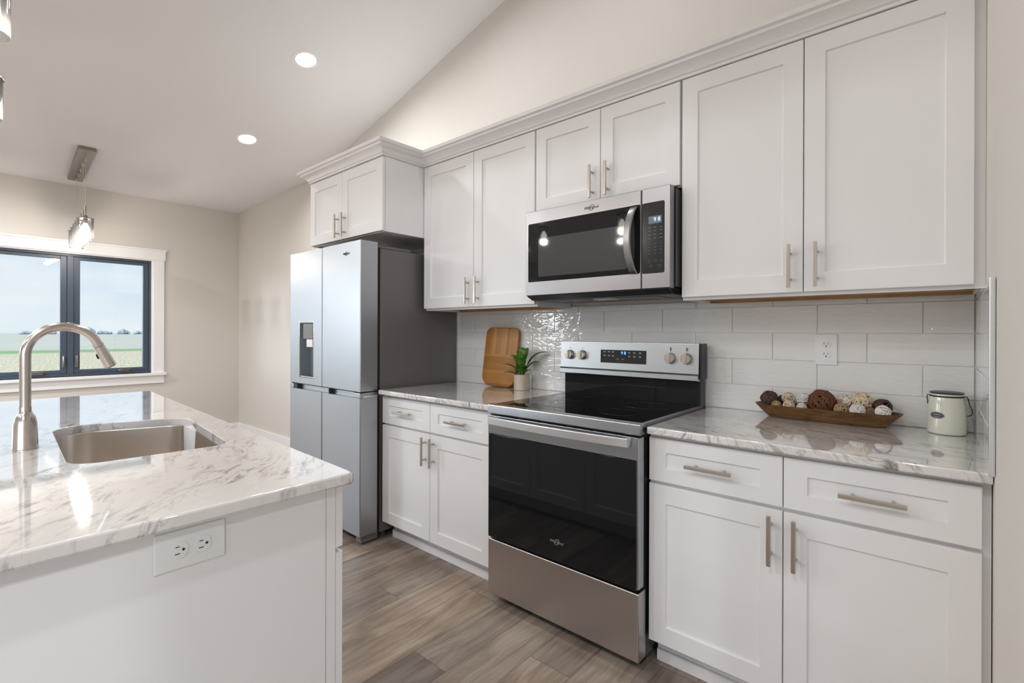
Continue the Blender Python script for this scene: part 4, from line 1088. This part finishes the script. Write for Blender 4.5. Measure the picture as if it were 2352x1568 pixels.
def jar_pendant(x, y, zb, rod_top, label):
    """glass cylinder shade round a bulb, metal cap, stem to the ceiling"""
    r = thing('pendant_light', label, 'pendant light', (x, y, zb), 'glass pendants over the island')
    b = B(); R_ = .050; H = .165
    b.lathe([(R_, H), (R_, .004), (R_-.002, .0), (R_-.004, .004), (R_-.004, H)], (x, y, zb), 40, False, False); obj('glass_shade', b, 'jar_glass', r)
    b = B(); b.lathe([(.054, H-.004), (.055, H+.004), (.052, H+.010), (.020, H+.014), (.016, H+.045), (.008, H+.052), (.006, H+.10)], (x, y, zb), 30); obj('cap', b, 'brushed_nickel_dark', r)
    b = B(); b.lathe([(.018, H-.004), (.018, H-.045), (.014, H-.05)], (x, y, zb), 24); obj('socket', b, 'brushed_nickel_dark', r)
    b = B(); b.lathe([(.010, H-.050), (.014, H-.060), (.028, H-.085), (.030, H-.100), (.024, H-.122), (.010, H-.132), (.001, H-.133)], (x, y, zb), 24); obj('bulb', b, 'bulb_glow', r, smooth=60)
    b = B(); b.cyl((x, y, zb+H+.09), (x, y, rod_top-.02), .0045, seg=10); obj('stem', b, 'brushed_nickel_dark', r)
    b = B(); b.lathe([(.058, .0), (.060, -.012), (.050, -.022), (.010, -.026)], (x, y, rod_top+.006), 30); obj('canopy', b, 'brushed_nickel_dark', r)
    l = bpy.data.lights.new('pendant_bulb', 'POINT'); l.energy = PEND_W; l.shadow_soft_size = .03; l.color = (1, .9, .78)
    lo = bpy.data.objects.new('pendant_bulb', l); COL.objects.link(lo); lo.location = (x, y, zb+H-.150)
jar_pendant(-.475, -2.290, 2.118, ceil_z(-.475), 'clear glass cylinder pendant hanging nearest over the island, cut by the top left corner')
jar_pendant(-1.300, -2.265, 2.118, ceil_z(-1.30), 'clear glass cylinder pendant hanging over the far half of the island, at the left edge')

def linear_pendant():
    y = -1.585; zc = 2.728
    r = thing('linear_pendant', 'long nickel ceiling plate with five glass jar pendants before the window', 'chandelier', (-4.12, y, zc))
    yy = lambda x: -1.595-.055*(x+4.12)
    b = B(); b.box(-4.640, -3.600, y-.058, y+.055, 2.692, 2.7205, .003)
    for v in b.m.verts: v.co.y += yy(v.co.x)-y; v.co.z += .0243*(v.co.x+4.64)
    obj('ceiling_plate', b, 'brushed_nickel_dark', r)
    for k in range(5):
        x = -3.77-k*.190; zb = 2.035; y = yy(x); R_ = .056; H = .155
        b = B(); b.cyl((x, y, 2.26), (x, y, 2.693), .0018, seg=8); b.cyl((x, y, 2.693), (x, y, 2.665), .008, seg=12); obj('cord', b, 'cord_clear', r)
        s = B(); s.cyl((x, y, zb+H+.02), (x, y, 2.300), .0065, seg=12); s.lathe([(.058, H), (.059, H+.006), (.020, H+.012), (.012, H+.03)], (x, y, zb), 28); s.cyl((x-.075, y, zb+H+.004), (x+.075, y, zb+H+.004), .004, seg=8); s.lathe([(.014, H), (.014, H-.035)], (x, y, zb), 18)
        ho = obj('lamp_holder', s, 'brushed_nickel_dark', r)
        g = B(); g.lathe([(R_, H), (R_, .004), (R_-.002, .0), (R_-.004, .004), (R_-.004, H)], (x, y, zb), 32, False, False); obj('glass_shade', g, 'jar_glass', ho)
        g = B(); g.lathe([(.009, H-.036), (.024, H-.062), (.028, H-.078), (.020, H-.104), (.002, H-.112)], (x, y, zb), 20); obj('bulb', g, 'bulb_glow', ho, smooth=60)
        l = bpy.data.lights.new('jar_bulb', 'POINT'); l.energy = 3.0; l.shadow_soft_size = .025; l.color = (1, .93, .85)
        lo = bpy.data.objects.new('jar_bulb', l); COL.objects.link(lo); lo.location = (x, y, zb+.012)
simple('cord_clear', (.55, .52, .48), .4)
linear_pendant()
